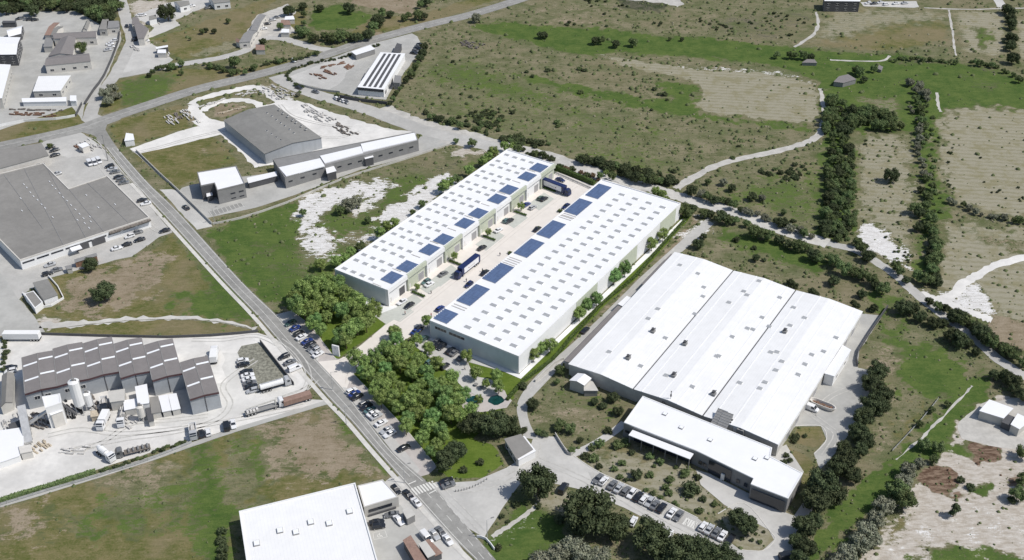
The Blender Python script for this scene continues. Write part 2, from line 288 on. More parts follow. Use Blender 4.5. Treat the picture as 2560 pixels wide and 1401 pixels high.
# ------------------------------------------------------------------ terrain with land cover
CL=dict(o=0,g=1,t=2,w=3,b=4,l=5,d=6,p=7,r=8)   # olive grass, green, tan field, white gravel, brown soil, lawn, dark scrub, pale sand, red-brown weeds
FIELDS=[
('o',.8,8,3,'2060,16 2375,22 2385,95 2330,112 2250,128 2100,128 1985,115 2030,70 2048,30'),
('t',.55,12,6,'2060,16 2375,22 2385,60 2250,70 2100,110 1990,112 2048,30'),
('t',.85,6,2,'2398,30 2508,30 2515,135 2490,142 2415,130 2402,80'),
('g',.6,4,3,'2425,65 2480,70 2485,100 2470,130 2450,130 2440,100'),
('t',.7,4,2,'2535,50 2600,50 2600,165 2540,140'),
('g',.95,5,3,'1170,65 1270,52 1340,66 1440,68 1500,70 1560,76 1640,90 1780,95 1900,108 2040,124 2200,138 2230,132 2380,147 2480,170 2600,205 2600,290 2440,270 2360,290 2340,330 2320,300 2310,240 2260,200 2200,190 2130,210 2060,215 2020,192 1920,162 1800,150 1700,142 1600,137 1530,130 1500,143 1420,133 1340,113 1280,95 1210,80'),
('t',.4,5,3,'2380,170 2480,195 2540,225 2470,235 2420,215'),
('d',.5,5,3,'2220,150 2330,140 2450,165 2530,190 2600,230 2600,215 2480,185 2400,165 2300,160 2230,165'),
('w',.55,3,1.5,'1500,140 1620,160 1700,165 1900,175 1990,190 2038,206 2030,212 1960,195 1800,178 1700,176 1600,165 1540,150'),
('t',.9,3,2,'1520,140 1640,160 1760,175 1900,182 2030,206 2048,225 1960,222 1860,208 1720,196 1640,182 1560,165'),
('t',.97,4,2,'1722,196 1870,205 1960,222 2048,228 2055,250 2050,290 2042,310 1920,303 1800,287 1742,274 1737,250 1752,225'),
('g',.85,4,4,'1300,185 1400,205 1430,215 1500,225 1580,235 1600,250 1680,250 1642,212 1645,203 1725,207 1742,222 1738,275 1775,287 1900,303 2030,317 2035,332 1850,308 1700,292 1600,272 1500,250 1400,225 1300,192'),
('t',.35,8,6,'1330,150 1500,160 1560,200 1400,200 1320,180'),
('t',.3,10,8,'1060,120 1250,110 1330,140 1300,180 1150,170 1080,160'),
('g',.58,14,8,'1060,150 1200,150 1290,190 1500,280 1700,330 1750,360 1600,360 1400,300 1150,230 1040,210'),
('g',.60,14,8,'1000,230 1200,260 1400,330 1650,390 1720,440 1600,440 1400,370 1200,310 1000,262'),
('d',.9,5,4,'1555,-20 1690,-20 1672,25 1600,30 1540,15'),
('d',.4,7,6,'1800,30 1990,20 2030,40 2000,80 1930,112 1780,90 1740,60'),
('b',.45,6,4,'1330,48 1450,42 1540,60 1620,78 1500,68 1400,66'),
('g',.5,5,3,'1340,45 1410,35 1400,50 1350,55'),
('b',.35,8,6,'1280,0 1560,5 1540,40 1300,45'),
# river strip
('g',.9,5,5,'2050,215 2130,200 2200,190 2255,200 2300,235 2318,300 2300,340 2200,330 2135,335 2135,560 2112,602 2062,590 2050,480 2060,380 2066,290'),
('t',.5,5,5,'2130,240 2240,240 2280,300 2260,330 2180,300'),
('g',1,5,4,'2310,240 2345,250 2362,290 2347,340 2350,440 2370,490 2385,515 2340,560 2330,640 2332,715 2280,705 2290,560 2300,470 2290,370 2285,320'),
('t',.95,9,5,'2352,285 2440,266 2520,275 2600,285 2600,550 2480,530 2395,510 2362,470 2348,370'),
('t',.6,6,5,'2140,335 2270,330 2290,400 2305,470 2290,560 2280,690 2200,640 2150,580 2135,480'),
('w',1,2,2,'2152,562 2190,560 2228,598 2258,620 2268,665 2230,650 2160,622 2142,602'),
('t',.8,9,6,'2350,562 2440,550 2600,585 2600,660 2450,690 2380,725 2342,702 2342,620'),
('b',.55,5,4,'2400,572 2600,610 2600,640 2450,612'),
('t',.8,5,5,'2340,715 2420,690 2600,650 2600,870 2450,790 2380,740'),
('b',.8,5,5,'2430,770 2600,810 2600,930 2480,850'),
('w',.8,2,2,'2290,725 2340,735 2390,735 2440,700 2480,780 2420,775 2360,755 2310,740'),
('g',.58,12,8,'1720,480 2050,400 2062,592 1900,530 1800,500'),
# between hedge road and the big white roof
('t',.35,8,6,'1755,560 1870,570 2060,650 2160,730 2250,790 2200,780 2000,700 1880,660 1780,620'),
('w',.75,3,3,'1706,570 1745,545 1775,548 1765,580 1740,600 1710,605 1690,610'),
('g',.85,5,3,'1800,570 1880,582 2070,650 2080,672 2040,690 1900,640 1790,602'),
('g',.75,6,5,'2190,700 2240,740 2260,840 2420,905 2440,930 2400,990 2320,1015 2255,985 2235,940 2200,860 2160,880 2150,900 2205,800 2150,770'),
('g',1,6,4,'2265,905 2330,885 2400,920 2390,970 2320,990 2262,975'),
('b',.55,5,4,'2195,865 2255,880 2232,1000 2250,1130 2180,1200 2150,1190 2180,1100 2235,1000 2180,930 2150,915'),
('b',.25,8,6,'2230,1000 2360,1000 2340,1080 2200,1220 2150,1280'),
('o',.6,6,4,'2250,1010 2400,990 2340,1060 2180,1240 2120,1300 2160,1200'),
('p',1,2,2.5,'2440,1012 2600,985 2600,1450 2150,1450 2180,1340 2250,1270 2300,1200 2340,1130 2400,1060'),
('g',1,3,3,'2420,948 2475,955 2470,990 2430,1030 2360,1110 2290,1190 2200,1255 2110,1340 2060,1400 2010,1450 1990,1401 2030,1330 2120,1240 2240,1140 2330,1050'),
('r',1,2,2,'2298,1182 2340,1162 2400,1188 2392,1215 2345,1225 2300,1200'),
('r',1,2,2,'2425,1112 2490,1120 2502,1148 2450,1165 2420,1140'),
('r',.7,2,2,'2340,1225 2400,1230 2420,1250 2360,1245'),
('r',.6,3,3,'2490,1180 2560,1170 2560,1240 2500,1230'),
('g',.9,2,2,'2330,1120 2420,1108 2422,1140 2350,1130'),
('g',.9,2,2,'2420,1212 2470,1205 2482,1235 2435,1245'),
('o',.7,3,2,'2235,1290 2300,1270 2270,1330 2200,1380 2190,1360'),
('g',.7,3,3,'2250,1420 2300,1372 2400,1352 2600,1390 2600,1450 2250,1450'),
('w',.2,4,3,'2200,1390 2300,1290 2400,1260 2600,1250 2600,1360 2400,1340 2290,1370'),
# foreground bottom centre
('g',1,3,2,'1215,1345 1262,1310 1300,1250 1400,1290 1430,1340 1600,1450 1215,1450'),
('b',.5,4,3,'1362,1335 1500,1338 1540,1450 1320,1450'),
('w',.35,3,3,'1225,1340 1340,1280 1345,1300 1240,1360'),
('t',.75,3,2,'1360,1205 1410,1215 1440,1240 1420,1290 1350,1265 1330,1240'),
('t',.75,3,2,'1430,1135 1540,1085 1560,1060 1620,1110 1730,1170 1760,1210 1800,1265 1790,1285 1730,1295 1650,1250 1500,1185'),
('o',.5,4,4,'1480,1100 1560,1070 1650,1140 1600,1160 1500,1150'),
('t',.9,2,1,'1795,1290 1860,1260 1925,1320 1935,1350 1900,1375 1850,1375'),
('b',.4,4,4,'1330,1000 1390,945 1440,950 1590,1000 1560,1058 1440,1110 1380,1082 1322,1050'),
('g',.55,4,4,'1345,1000 1395,965 1440,985 1590,1005 1555,1050 1480,1085 1500,1030 1400,1010'),
('l',.9,1,.5,'1095,1180 1170,1095 1230,1110 1262,1160 1200,1196 1130,1198'),
('o',.8,1,.4,'1990,1070 2050,1065 2066,1090 2062,1112 2030,1120 1985,1105'),
('o',.8,1,.4,'1965,1115 2000,1130 2042,1160 2035,1190 2010,1240 1975,1200'),
# new complex lawns
('l',1,.5,.2,'715,770 760,730 830,678 850,705 966,800 965,812 846,897 836,897'),
('l',1,.5,.2,'880,935 905,912 980,850 1045,850 1125,915 1172,975 1240,1005 1290,990 1250,1032 1180,1100 1100,1180 1082,1160'),
('l',1,.5,.2,'1160,880 1295,935 1315,952 1270,1005 1240,992 1190,950'),
('b',.7,2,1,'1300,990 1330,945 1395,895 1432,850 1480,802 1520,760 1595,698 1650,640 1732,542 1755,545 1700,612 1603,695 1494,805 1378,912 1320,975'),
('l',1,.6,.3,'1295,950 1316,955 1388,903 1430,853 1475,803 1515,760 1590,698 1648,632 1730,540 1706,535 1690,560'),
('l',1,.5,.2,'1386,425 1482,472 1478,480 1384,434'),
# plots west of the complex
('g',.8,5,4,'505,580 745,498 750,560 732,640 760,740 700,788 640,740 560,660'),
('t',.35,6,5,'640,600 700,620 720,720 680,700 640,650'),
('g',.6,8,6,'745,498 1120,385 1250,375 1230,420 862,690 762,745 735,640'),
('d',.35,6,5,'960,400 1150,370 1200,400 1150,440 1000,440'),
('w',.85,3,4,'758,490 860,458 940,448 990,462 960,480 880,500 835,520 800,545 795,570 835,580 840,615 785,620 748,572 738,532'),
('w',1,2,3,'930,545 1050,470 1110,432 1148,438 1150,460 1105,490 1010,560 950,568'),
('w',.75,3,3,'870,510 965,482 960,500 900,535 880,540'),
('w',.6,3,4,'755,600 800,600 840,635 815,650 780,655 765,640'),
('w',.55,3,4,'870,590 960,570 940,610 880,625 860,610'),
('b',.7,4,4,'1090,395 1180,372 1235,378 1210,395 1150,405'),
('p',.8,4,4,'1110,380 1180,370 1235,376 1210,388 1130,392'),
# left fields
('o',1,3,1.5,'325,380 522,335 560,358 600,408 520,432 500,440 445,472 400,440 340,400'),
('g',.45,5,3,'325,380 345,385 450,470 520,440 560,420 500,350 580,380 600,410 480,475 420,460'),
('b',.4,3,2,'485,370 520,365 540,395 500,400'),
('o',1,3,1.5,'272,310 452,262 490,300 470,320 332,362 290,352'),
('b',.5,3,2,'420,275 500,262 510,300 470,310 440,290'),
('o',.9,2,1.5,'480,245 560,225 640,212 560,240 490,262'),
('w',.45,4,3,'640,208 700,225 745,245 720,262 680,258 640,235'),
('b',.8,2,1,'528,266 590,258 622,270 570,292 535,292'),
('o',.9,3,2,'248,285 285,200 300,197 380,182 470,170 560,170 650,165 800,133 830,127 780,152 640,182 500,216 330,272'),
('g',.6,6,4,'280,205 400,180 470,190 400,260 280,275'),
('g',.7,6,4,'370,95 560,30 640,2 560,60 520,100 420,140 385,110'),
('o',.9,4,3,'385,100 560,35 640,5 720,-20 640,50 600,110 545,150 440,152'),
('t',.5,5,4,'470,130 560,100 640,90 640,110 560,140 480,150'),
('g',1,4,2,'790,25 850,8 880,25 930,38 932,55 890,72 800,75 770,60'),
('b',1,2,1,'880,-20 1050,-20 1030,35 985,33 880,10'),
('b',.75,3,2,'865,118 940,70 1060,60 1060,64 900,112'),
('o',.7,4,3,'640,60 700,20 780,20 760,60 700,90 650,90'),
('o',.8,3,2,'850,100 930,45 1060,35 1160,0 1270,-10 1100,50 1000,72'),
('o',.9,3,1.5,'-40,332 180,268 218,262 200,312 -40,372'),
('o',.9,2,1,'300,185 330,90 312,80 300,150 230,240 222,246 255,225'),
('o',.7,5,4,'240,-20 330,-20 340,60 310,100'),
('p',.7,4,3,'320,0 420,0 430,30 340,80'),
('b',.5,4,3,'395,60 560,10 620,-10 430,30'),
('o',1,3,1.5,'130,692 270,652 345,640 430,584 445,590 605,760 645,835 400,842 100,842 92,790 60,765 120,740'),
('b',.7,8,6,'150,705 300,650 400,620 440,640 400,720 300,790 160,790 120,760'),
('g',.75,6,5,'420,722 560,720 610,800 560,820 450,792'),
('g',.6,3,2,'430,582 460,590 640,780 650,830 600,800 500,690'),
('p',.8,2,2,'92,790 180,800 170,812 110,830 100,820'),
('o',1,3,1.5,'-60,1290 0,1268 470,1110 820,1003 862,1042 992,1192 890,1212 600,1278 600,1460 -60,1460'),
('g',.95,5,4,'466,1110 512,1105 540,1200 570,1290 590,1460 500,1460 510,1300 500,1180'),
('g',.7,10,8,'250,1110 320,1100 400,1180 500,1200 520,1300 420,1340 330,1260 260,1180'),
('g',.65,8,6,'150,1275 330,1250 350,1330 160,1345'),
('g',.7,8,6,'600,1060 660,1050 700,1180 640,1260 600,1280 560,1150'),
('b',.75,8,6,'650,1060 822,1012 962,1182 780,1205 690,1190'),
('b',.6,10,8,'-40,1285 130,1240 140,1330 60,1360 -40,1400'),
('b',.5,8,6,'200,1170 400,1120 460,1180 380,1260 250,1230'),
('p',.4,5,4,'560,1120 600,1130 620,1250 580,1240'),
('g',.7,3,2,'820,1003 845,1015 990,1180 970,1190 860,1080'),
('d',1,4,3,'-40,-20 300,-20 297,40 250,62 190,30 -40,34'),
]
def fnoise(x,y,s,seed):
    r=np.random.default_rng(seed); o=0; a=1; tot=0
    for k in range(3):
        for j in range(4):
            th=r.uniform(0,6.28); ph=r.uniform(0,6.28); f=(2**k)/s*r.uniform(.7,1.4)
            o=o+a*np.sin((x*np.cos(th)+y*np.sin(th))*f*6.28+ph+1.3*np.sin((x*np.sin(th)-y*np.cos(th))*f*4+ph*2)); tot+=a
        a*=.6
    return o/tot*1.8
rows=[-300,-150,-60]; 
pyv=1490.0; ys=[]
while pyv>-90:
    ys.append(G(CX,pyv).y); pyv-=3.2
ys+=[G(CX,-90).y*k for k in (1.06,1.15,1.3,1.6,2.2,3.5,6,10)]
ys=np.array(sorted(rows+ys)); 
tt=np.concatenate([[-12,-6,-3,-1.8,-1.35,-1.15],np.linspace(-1.05,1.05,820),[1.15,1.35,1.8,3,6,12]])
hw=np.where(ys<250,175,ys*0+1)*1.0
def halfw(y):   # ground half width seen at this distance
    d=math.sqrt(max(y,0)**2*cp*cp+0)+0; w=max(y,205)*cp+HC*sp
    return w*1280/F
hw=np.array([halfw(y) for y in ys])
X=hw[:,None]*tt[None,:]; Y=np.repeat(ys[:,None],len(tt),1)
nr,nc=X.shape; vx=X.ravel(); vy=Y.ravel()
d1=fnoise(vx,vy,14,1); d2=fnoise(vx,vy,14,2)
Wt=np.zeros((nr*nc,9))
for cls,val,fe,rg,s in FIELDS:
    P=np.array([tuple(G(*map(float,q.split(','))).xy) for q in s.split()])
    mnx,mny=P.min(0)-12; mxx,mxy=P.max(0)+12
    ii=np.nonzero((vx>mnx)&(vx<mxx)&(vy>mny)&(vy<mxy))[0]
    if not len(ii): continue
    x=vx[ii]+d1[ii]*rg*1.2; y=vy[ii]+d2[ii]*rg*1.2
    ins=np.zeros(len(ii),bool); dist=np.full(len(ii),1e9)
    for k in range(len(P)):
        a=P[k]; b=P[(k+1)%len(P)]
        c=((a[1]>y)!=(b[1]>y)); xi=(b[0]-a[0])*(y-a[1])/(b[1]-a[1]+1e-12)+a[0]; ins^=(c&(x<xi))
        ab=b-a; t=np.clip(((x-a[0])*ab[0]+(y-a[1])*ab[1])/(ab@ab),0,1)
        dist=np.minimum(dist,np.hypot(x-a[0]-t*ab[0],y-a[1]-t*ab[1]))
    sdv=np.where(ins,dist,-dist); mk=np.clip(sdv/fe*.5+.5,0,1)*val
    Wt[ii]*=(1-mk)[:,None]; Wt[ii,CL[cls]]+=mk
vs=np.zeros((nr*nc,3),np.float32); vs[:,0]=vx; vs[:,1]=vy
idx=np.arange(nr*nc).reshape(nr,nc)
q=np.stack([idx[:-1,:-1],idx[:-1,1:],idx[1:,1:],idx[1:,:-1]],-1).reshape(-1,4)
me=bpy.data.meshes.new('ground'); me.vertices.add(nr*nc); me.vertices.foreach_set('co',vs.ravel())
me.loops.add(q.size); me.loops.foreach_set('vertex_index',q.ravel().astype(np.int32))
me.polygons.add(len(q)); me.polygons.foreach_set('loop_start',np.arange(0,q.size,4,dtype=np.int32)); me.polygons.foreach_set('loop_total',np.full(len(q),4,np.int32))
me.update(); me.validate()
for j in range(3):
    at=me.attributes.new('cover%d'%j,'FLOAT_VECTOR','POINT'); at.data.foreach_set('vector',Wt[:,j*3:j*3+3].astype(np.float32).ravel())
gm=bpy.data.materials.new('land_cover'); gm.use_nodes=True; t=NT(gm); P=t.coord()
t.b.inputs['Roughness'].default_value=.95; t.b.inputs['Specular IOR Level'].default_value=.1
ch=[]
for j in range(3):
    a=t.n('ShaderNodeAttribute',attribute_name='cover%d'%j); s_=t.n('ShaderNodeSeparateXYZ'); t.l(a.outputs['Vector'],s_.inputs[0]); ch+=[s_.outputs[k] for k in range(3)]
mp=t.n('ShaderNodeMapping'); t.l(P,mp.inputs[0]); mp.inputs['Rotation'].default_value=(0,0,math.radians(-14)); mp.inputs['Scale'].default_value=(.35,1,1)
nA=t.noise(P,.02,5,.62); nB=t.noise(P,.11,6,.68); nC=t.noise(mp.outputs[0],.75,5,.7); nD=t.noise(P,1.6,3,.6); nE=t.noise(P,.3,4,.7); nF=t.noise(mp.outputs[0],.055,6,.7); nG=t.noise(mp.outputs[0],.45,6,.78)
br=t.m('ADD',t.m('MULTIPLY',t.m('SUBTRACT',nB,.5),1.5),t.m('MULTIPLY',t.m('SUBTRACT',nC,.5),1.7))
fine=t.m('MULTIPLY',t.m('SUBTRACT',nD,.5),1.0)
def thr(w,k=.75,s=.10):
    x=t.m('ADD',w,t.m('MULTIPLY',t.m('ADD',br,fine),k*.95)); return t.m('MULTIPLY',t.step(x,.5-s,.5+s),t.step(w,.02,.12))
veg=t.m('ADD',t.m('ADD',t.m('MULTIPLY',nB,.45),t.m('MULTIPLY',nC,.33)),t.m('MULTIPLY',nD,.22))
dry=t.mix(t.step(veg,.41,.58),(.105,.118,.050),(.245,.215,.14))
dry=t.mix(t.m('MULTIPLY',t.step(nA,.50,.62),.5),dry,(.215,.185,.115)); dry=t.mix(t.m('MULTIPLY',t.step(t.m('ADD',t.m('MULTIPLY',nF,.6),t.m('MULTIPLY',nC,.4)),.49,.60),.55),dry,(.09,.122,.045)); dry=t.mix(t.m('MULTIPLY',t.step(t.m('ADD',t.m('MULTIPLY',nG,.6),t.m('MULTIPLY',nD,.4)),.53,.62),.75),dry,(.052,.066,.028))
dry=t.mix(t.m('MULTIPLY',t.step(nC,.60,.76),.8),dry,(.33,.30,.225))
olive=t.mix(t.step(veg,.40,.60),(.095,.110,.030),(.20,.172,.082)); olive=t.mix(t.m('MULTIPLY',t.step(nE,.55,.7),.5),olive,(.235,.195,.115)); olive=t.mix(t.m('MULTIPLY',t.step(nA,.48,.6),.55),olive,(.235,.19,.12)); olive=t.mix(t.m('MULTIPLY',t.step(nC,.56,.70),.4),olive,(.29,.25,.17))
grn=t.mix(t.step(veg,.38,.62),(.052,.098,.022),(.115,.155,.042)); grn=t.mix(t.m('MULTIPLY',t.step(nE,.60,.75),.45),grn,(.19,.18,.08))
sx=t.n('ShaderNodeSeparateXYZ'); mp2=t.n('ShaderNodeMapping'); t.l(P,mp2.inputs[0]); mp2.inputs['Rotation'].default_value=(0,0,math.radians(8)); t.l(mp2.outputs[0],sx.inputs[0])
row=t.m('SINE',t.m('ADD',t.m('MULTIPLY',sx.outputs[1],1.7),t.m('MULTIPLY',nB,7.0)))
rowf=t.m('MULTIPLY',t.step(t.m('ADD',row,t.m('MULTIPLY',t.m('SUBTRACT',nC,.5),9.0)),-.4,1.6),.6)
tan_=t.mix(rowf,(.315,.293,.218),(.215,.20,.12)); tan_=t.mix(t.m('MULTIPLY',t.step(nB,.48,.62),.55),tan_,(.21,.19,.095))
wht=t.mix(t.step(nC,.35,.65),(.56,.54,.51),(.76,.745,.725)); wht=t.mix(t.step(t.m('ADD',t.m('MULTIPLY',nD,.6),t.m('MULTIPLY',nC,.4)),.57,.64),wht,(.20,.20,.12))
brn=t.mix(t.step(veg,.38,.62),(.205,.165,.105),(.32,.265,.195)); 
lwn=t.mix(t.step(veg,.38,.62),(.085,.135,.02),(.135,.185,.035))
drk=t.mix(t.step(veg,.42,.60),(.035,.05,.022),(.13,.12,.085))
pal=t.mix(t.step(nC,.34,.64),(.385,.34,.28),(.54,.50,.445)); pal=t.mix(t.m('MULTIPLY',t.step(nE,.60,.72),.5),pal,(.34,.29,.20)); 
red=t.mix(t.step(nC,.38,.62),(.10,.062,.042),(.25,.18,.13))
col=dry
for w,c,k in ((ch[0],olive,.35),(ch[4],brn,.7),(ch[2],tan_,.35),(ch[1],grn,.75),(ch[6],drk,.8),(ch[7],pal,.5),(ch[8],red,.5),(ch[3],wht,1.35),(ch[5],lwn,.1)):
    col=t.mix(thr(w,k),col,c)
t.l(col,t.b.inputs['Base Color'])
bp=t.n('ShaderNodeBump'); bp.inputs['Strength'].default_value=.6; bp.inputs['Distance'].default_value=.35; t.l(t.m('ADD',nC,t.m('MULTIPLY',nD,.5)),bp.inputs['Height']); t.l(bp.outputs[0],t.b.inputs['Normal'])
me.materials.append(gm)
ground=bpy.data.objects.new('ground',me); COL.objects.link(ground); tag(ground,kind='structure')
def cover(x,y):
    r=int(np.clip(np.searchsorted(ys,y),0,nr-1)); c=int(np.clip(np.searchsorted(tt,x/hw[r]),0,nc-1)); return Wt[r*nc+c]
# ------------------------------------------------------------------ roads, yards, paving
def PP(s): return [tuple(map(float,q.split(','))) for q in s.split()]
# yards
sheet('yard_pavement',PP('-60,28 0,32 190,28 250,62 300,60 303,100 272,180 232,250 212,262 205,300 180,268 0,325 -60,340'),'grey_yard',.03,.3)
sheet('yard_pavement',PP('230,250 262,240 250,262 240,285 262,293 262,300 220,312 205,300 215,270'),'asphalt_light',.04,.4)
sheet('yard_pavement',PP('298,188 312,150 335,108 345,97 365,97 385,112 432,150 425,158 375,172 330,178'),'light_concrete',.035,.6)
sheet('yard_pavement',PP('335,40 430,5 600,-20 440,50 450,65 375,95 360,97 385,70'),'light_concrete',.03,.8)
sheet('yard_pavement',PP('600,110 640,40 720,10 740,30 720,60 745,80 690,95 680,98 640,110'),'dirt_track',.03,.8)
sheet('yard_pavement',PP('-60,400 0,395 120,350 140,332 200,330 225,345 262,375 420,562 432,582 400,592 330,642 300,648 172,682 112,700 60,735 40,760 -60,790'),'asphalt_light',.03,.3)
sheet('yard_pavement',PP('150,345 200,333 225,345 256,380 270,400 200,390 170,395 120,380'),'light_concrete',.04,.5)
sheet('service_road',PP('-60,640 10,690 40,740 85,790 112,830 20,838 -60,850'),'grey_yard',.045,.3)
sheet('yard_pavement',PP('-60,860 15,845 105,832 420,843 560,838 645,832 690,848 730,880 775,955 760,985 745,998 800,1000 820,1003 480,1102 370,1135 0,1250 -60,1268'),'white_yard',.035,.3)
sheet('yard_pavement',PP('560,880 700,890 745,960 745,990 520,1060 250,1075 350,1010 560,960'),'yard_dust',.05,1.2)
sheet('planting_bed',PP('592,882 605,866 650,857 722,948 655,978 640,985'),'weedy_soil',.09,.3)
for s_ in ('291,418 300,425 335,462 329,464','338,470 346,469 356,484 349,486','362,498 368,497 382,514 376,516','384,524 392,523 400,538 392,540','400,546 412,544 432,570 424,574'): sheet('planting_bed',PP(s_),'weedy_soil',.09,.2)
sheet('yard_pavement',PP('700,250 745,252 850,287 960,320 1042,333 1040,350 860,400 682,412 640,418 570,352 530,325 498,312 505,296 530,300 565,305 600,285 685,258'),'white_yard',.03,1.0)
strip('dirt_track',PP('480,262 500,248 560,232 625,219 655,222 672,232 690,250 720,262'),5,'white_yard',.04,rag=.8)
strip('dirt_track',PP('505,278 540,258 600,250 640,258 650,272'),4.5,'white_yard',.045,rag=.8)
strip('dirt_track',PP('482,262 492,285 520,305'),6,'white_yard',.047,rag=.8)
sheet('dirt_track',PP('325,372 445,330 500,315 570,322 572,332 450,362 345,385'),'white_yard',.035,.4)
sheet('service_road',PP('455,470 480,462 560,448 700,430 900,392 1040,358 1060,330 1130,345 1122,362 1060,384 900,425 740,487 640,520 520,545 470,515 445,480'),'grey_yard',.045,.2)
sheet('parking_bays',PP('520,530 600,508 612,514 530,542'),'dark_yard',.06)
for k in range(9):
    a=G(523+k*10,529-k*2.7).xy; b=G(531+k*10,541-k*2.8).xy; strip('parking_line',[a,(a+b)/2,b],.15,'line_paint',.075,world=True,n=1)
sheet('yard_pavement',PP('715,192 720,182 838,142 920,112 1030,84 1044,92 1056,120 1020,170 978,225 965,250 890,243 850,232 740,208'),'grey_yard',.03,.2)
sheet('yard_pavement',PP('725,192 830,150 900,135 850,210 820,225 740,205'),'light_concrete',.04,.6)
sheet('parking_strip',PP('400,475 430,473 448,478 532,566 492,575'),'light_concrete',.04,.3)
sheet('yard_pavement',PP('975,1195 1008,1190 1100,1292 1215,1460 930,1460 890,1262'),'light_concrete',.035)
sheet('yard_pavement',PP('905,1275 1000,1262 1100,1401 1115,1460 940,1460'),'grey_yard',.05)
# courtyard of the two new halls
sheet('courtyard_paving',PP('962,762 1392,430 1490,468 1560,490 1300,750 1090,850 1062,820 1000,858 895,928 880,938 862,985 795,905 846,900 882,880 966,812 938,792'),'beige_paving',.06)
sheet('parking_pavement',PP('938,790 966,812 985,800 1000,806 1035,780 1010,762'),'grid_paving',.075)
sheet('parking_pavement',PP('1062,820 1085,812 1300,930 1296,940 1168,905 1185,940 1230,952 1242,985 1200,992 1165,978 1120,930 1040,868 1035,850'),'light_concrete',.075)
for iz,s_ in enumerate(('990,765 1015,783 1055,752 1035,735','1078,700 1100,718 1150,680 1128,662','1188,612 1215,628 1262,590 1238,575','1262,556 1285,572 1320,545 1298,530','1322,510 1348,527 1385,498 1360,482','1090,690 1075,703 1050,722 1070,735 1098,716')):
    sheet('parking_pavement',PP(s_),'grid_paving',.079+.004*iz)
sheet('concrete_apron',PP('838,705 966,768 990,764 1000,772 975,790 935,775 838,722'),'apron_white',.07)
sheet('concrete_apron',PP('1080,838 1297,937 1705,548 1716,553 1302,948 1075,850'),'apron_white',.08)
sheet('side_strip',PP('690,787 728,777 782,822 842,900 858,925 795,905'),'side_strip',.05)
sheet('side_parking',PP('690,787 722,780 800,880 795,905'),'light_concrete',.065)
sheet('side_strip',PP('855,968 882,935 1000,1058 1092,1168 1072,1186 1035,1197 983,1132 917,1050'),'side_strip',.05)
sheet('side_parking',PP('855,968 875,972 960,1065 1050,1175 1035,1197 983,1132 917,1050'),'light_concrete',.065)
# around the big white roof
sheet('yard_pavement',PP('2150,783 2206,790 2148,878 2144,920 2200,930 2192,1005 2140,1055 2100,1120 2050,1175 2035,1135 2066,1100 2052,1066 1990,1066 1960,1090 1925,1130 1945,1100'),'grey_yard',.04,.15)
sheet('footpath',PP('1925,1130 1965,1112 1990,1150 2010,1180 1970,1250 1935,1240'),'light_concrete',.03,.1)
sheet('yard_pavement',PP('1740,1175 1775,1185 1960,1280 1985,1290 2035,1215 2060,1240 1990,1330 1990,1460 1890,1460 1935,1350 1922,1325 1810,1262 1752,1213'),'light_concrete',.05,.1)
sheet('yard_pavement',PP('1068,1212 1090,1205 1130,1207 1190,1203 1262,1172 1300,1150 1325,1120 1335,1088 1390,1093 1432,1140 1500,1183 1650,1250 1745,1297 1850,1375 1905,1378 1935,1350 1985,1401 1985,1460 1850,1460 1750,1365 1640,1310 1560,1270 1480,1235 1440,1222 1350,1200 1300,1210 1262,1262 1210,1345 1172,1322'),'light_concrete',.045,.1)
sheet('parking_bays',PP('1470,1180 1505,1185 1650,1252 1745,1297 1850,1375 1835,1385 1640,1280 1485,1212'),'asphalt_light',.06)
edges_strip('access_road',PP('1765,548 1700,605 1603,692 1567,728 1494,800 1432,858 1378,905 1330,952 1302,990 1292,1020 1298,1055 1310,1095'),PP('1785,560 1735,605 1632,692 1595,730 1522,802 1462,862 1408,912 1360,962 1326,1000 1318,1028 1325,1060 1345,1100'),'asphalt_light',.05)
# public roads
edges_strip('road',PP('228,318 265,370 335,457 425,555 557,700 640,787 720,880 820,993 875,1050 935,1120 1010,1205 1050,1252 1140,1352 1190,1402 1240,1460'),
  PP('262,322 295,372 370,457 447,532 600,700 690,787 740,845 795,905 855,970 917,1050 983,1132 1085,1220 1130,1275 1172,1322 1240,1401 1290,1460'),'asphalt',.08)
strip('main_road',PP('-60,378 0,366 100,345 200,322 262,300 375,262 500,222 640,188 750,158 850,126 890,112 990,84 1080,60 1178,37 1285,4 1340,-15'),9.5,'asphalt',.085)
sheet('road_junction',PP('200,330 262,300 330,272 300,300 268,312 262,330 272,360 250,362 236,340'),'asphalt',.07)
strip('dirt_road',PP('1250,371 1365,398 1455,426 1530,446 1605,464 1705,494 1805,522 1850,534 1930,566 2070,609'),7.5,'gravel_lane',.066,rag=.9)
strip('side_road',PP('690,190 715,207 750,222 800,240 850,253 900,269 950,286 1000,305 1060,326 1140,346 1200,360 1260,374 1365,398 1455,426 1530,446 1605,464 1705,494 1805,522 1850,534 1930,566 2070,609 2140,626 2200,662 2245,692 2285,730 2350,782 2430,842 2500,902 2570,945'),lambda t:9.5 if t<.45 else (7 if t<.62 else 4.6),'asphalt_light',.06,rag=.25)
strip('gravel_shoulder',PP('960,268 1010,292 1060,308 1130,328 1200,345 1262,362 1365,388 1455,415 1500,432'),7,'dirt_track',.045,rag=1.2)
strip('gravel_shoulder',PP('1100,352 1190,366 1260,383 1400,418 1540,456 1640,480'),5,'dirt_track',.05,rag=1)
strip('dirt_road',PP('1690,472 1730,446 1790,415 1850,398 1960,374 2030,350 2056,322 2062,290 2055,250 2052,222'),lambda t:4.2 if t<.75 else 2.2,'dirt_track',.05,rag=.5)
strip('dirt_road',PP('2275,728 2310,738 2345,748 2385,738 2410,708 2450,685 2500,660 2580,640'),4,'white_yard',.05,rag=.6)
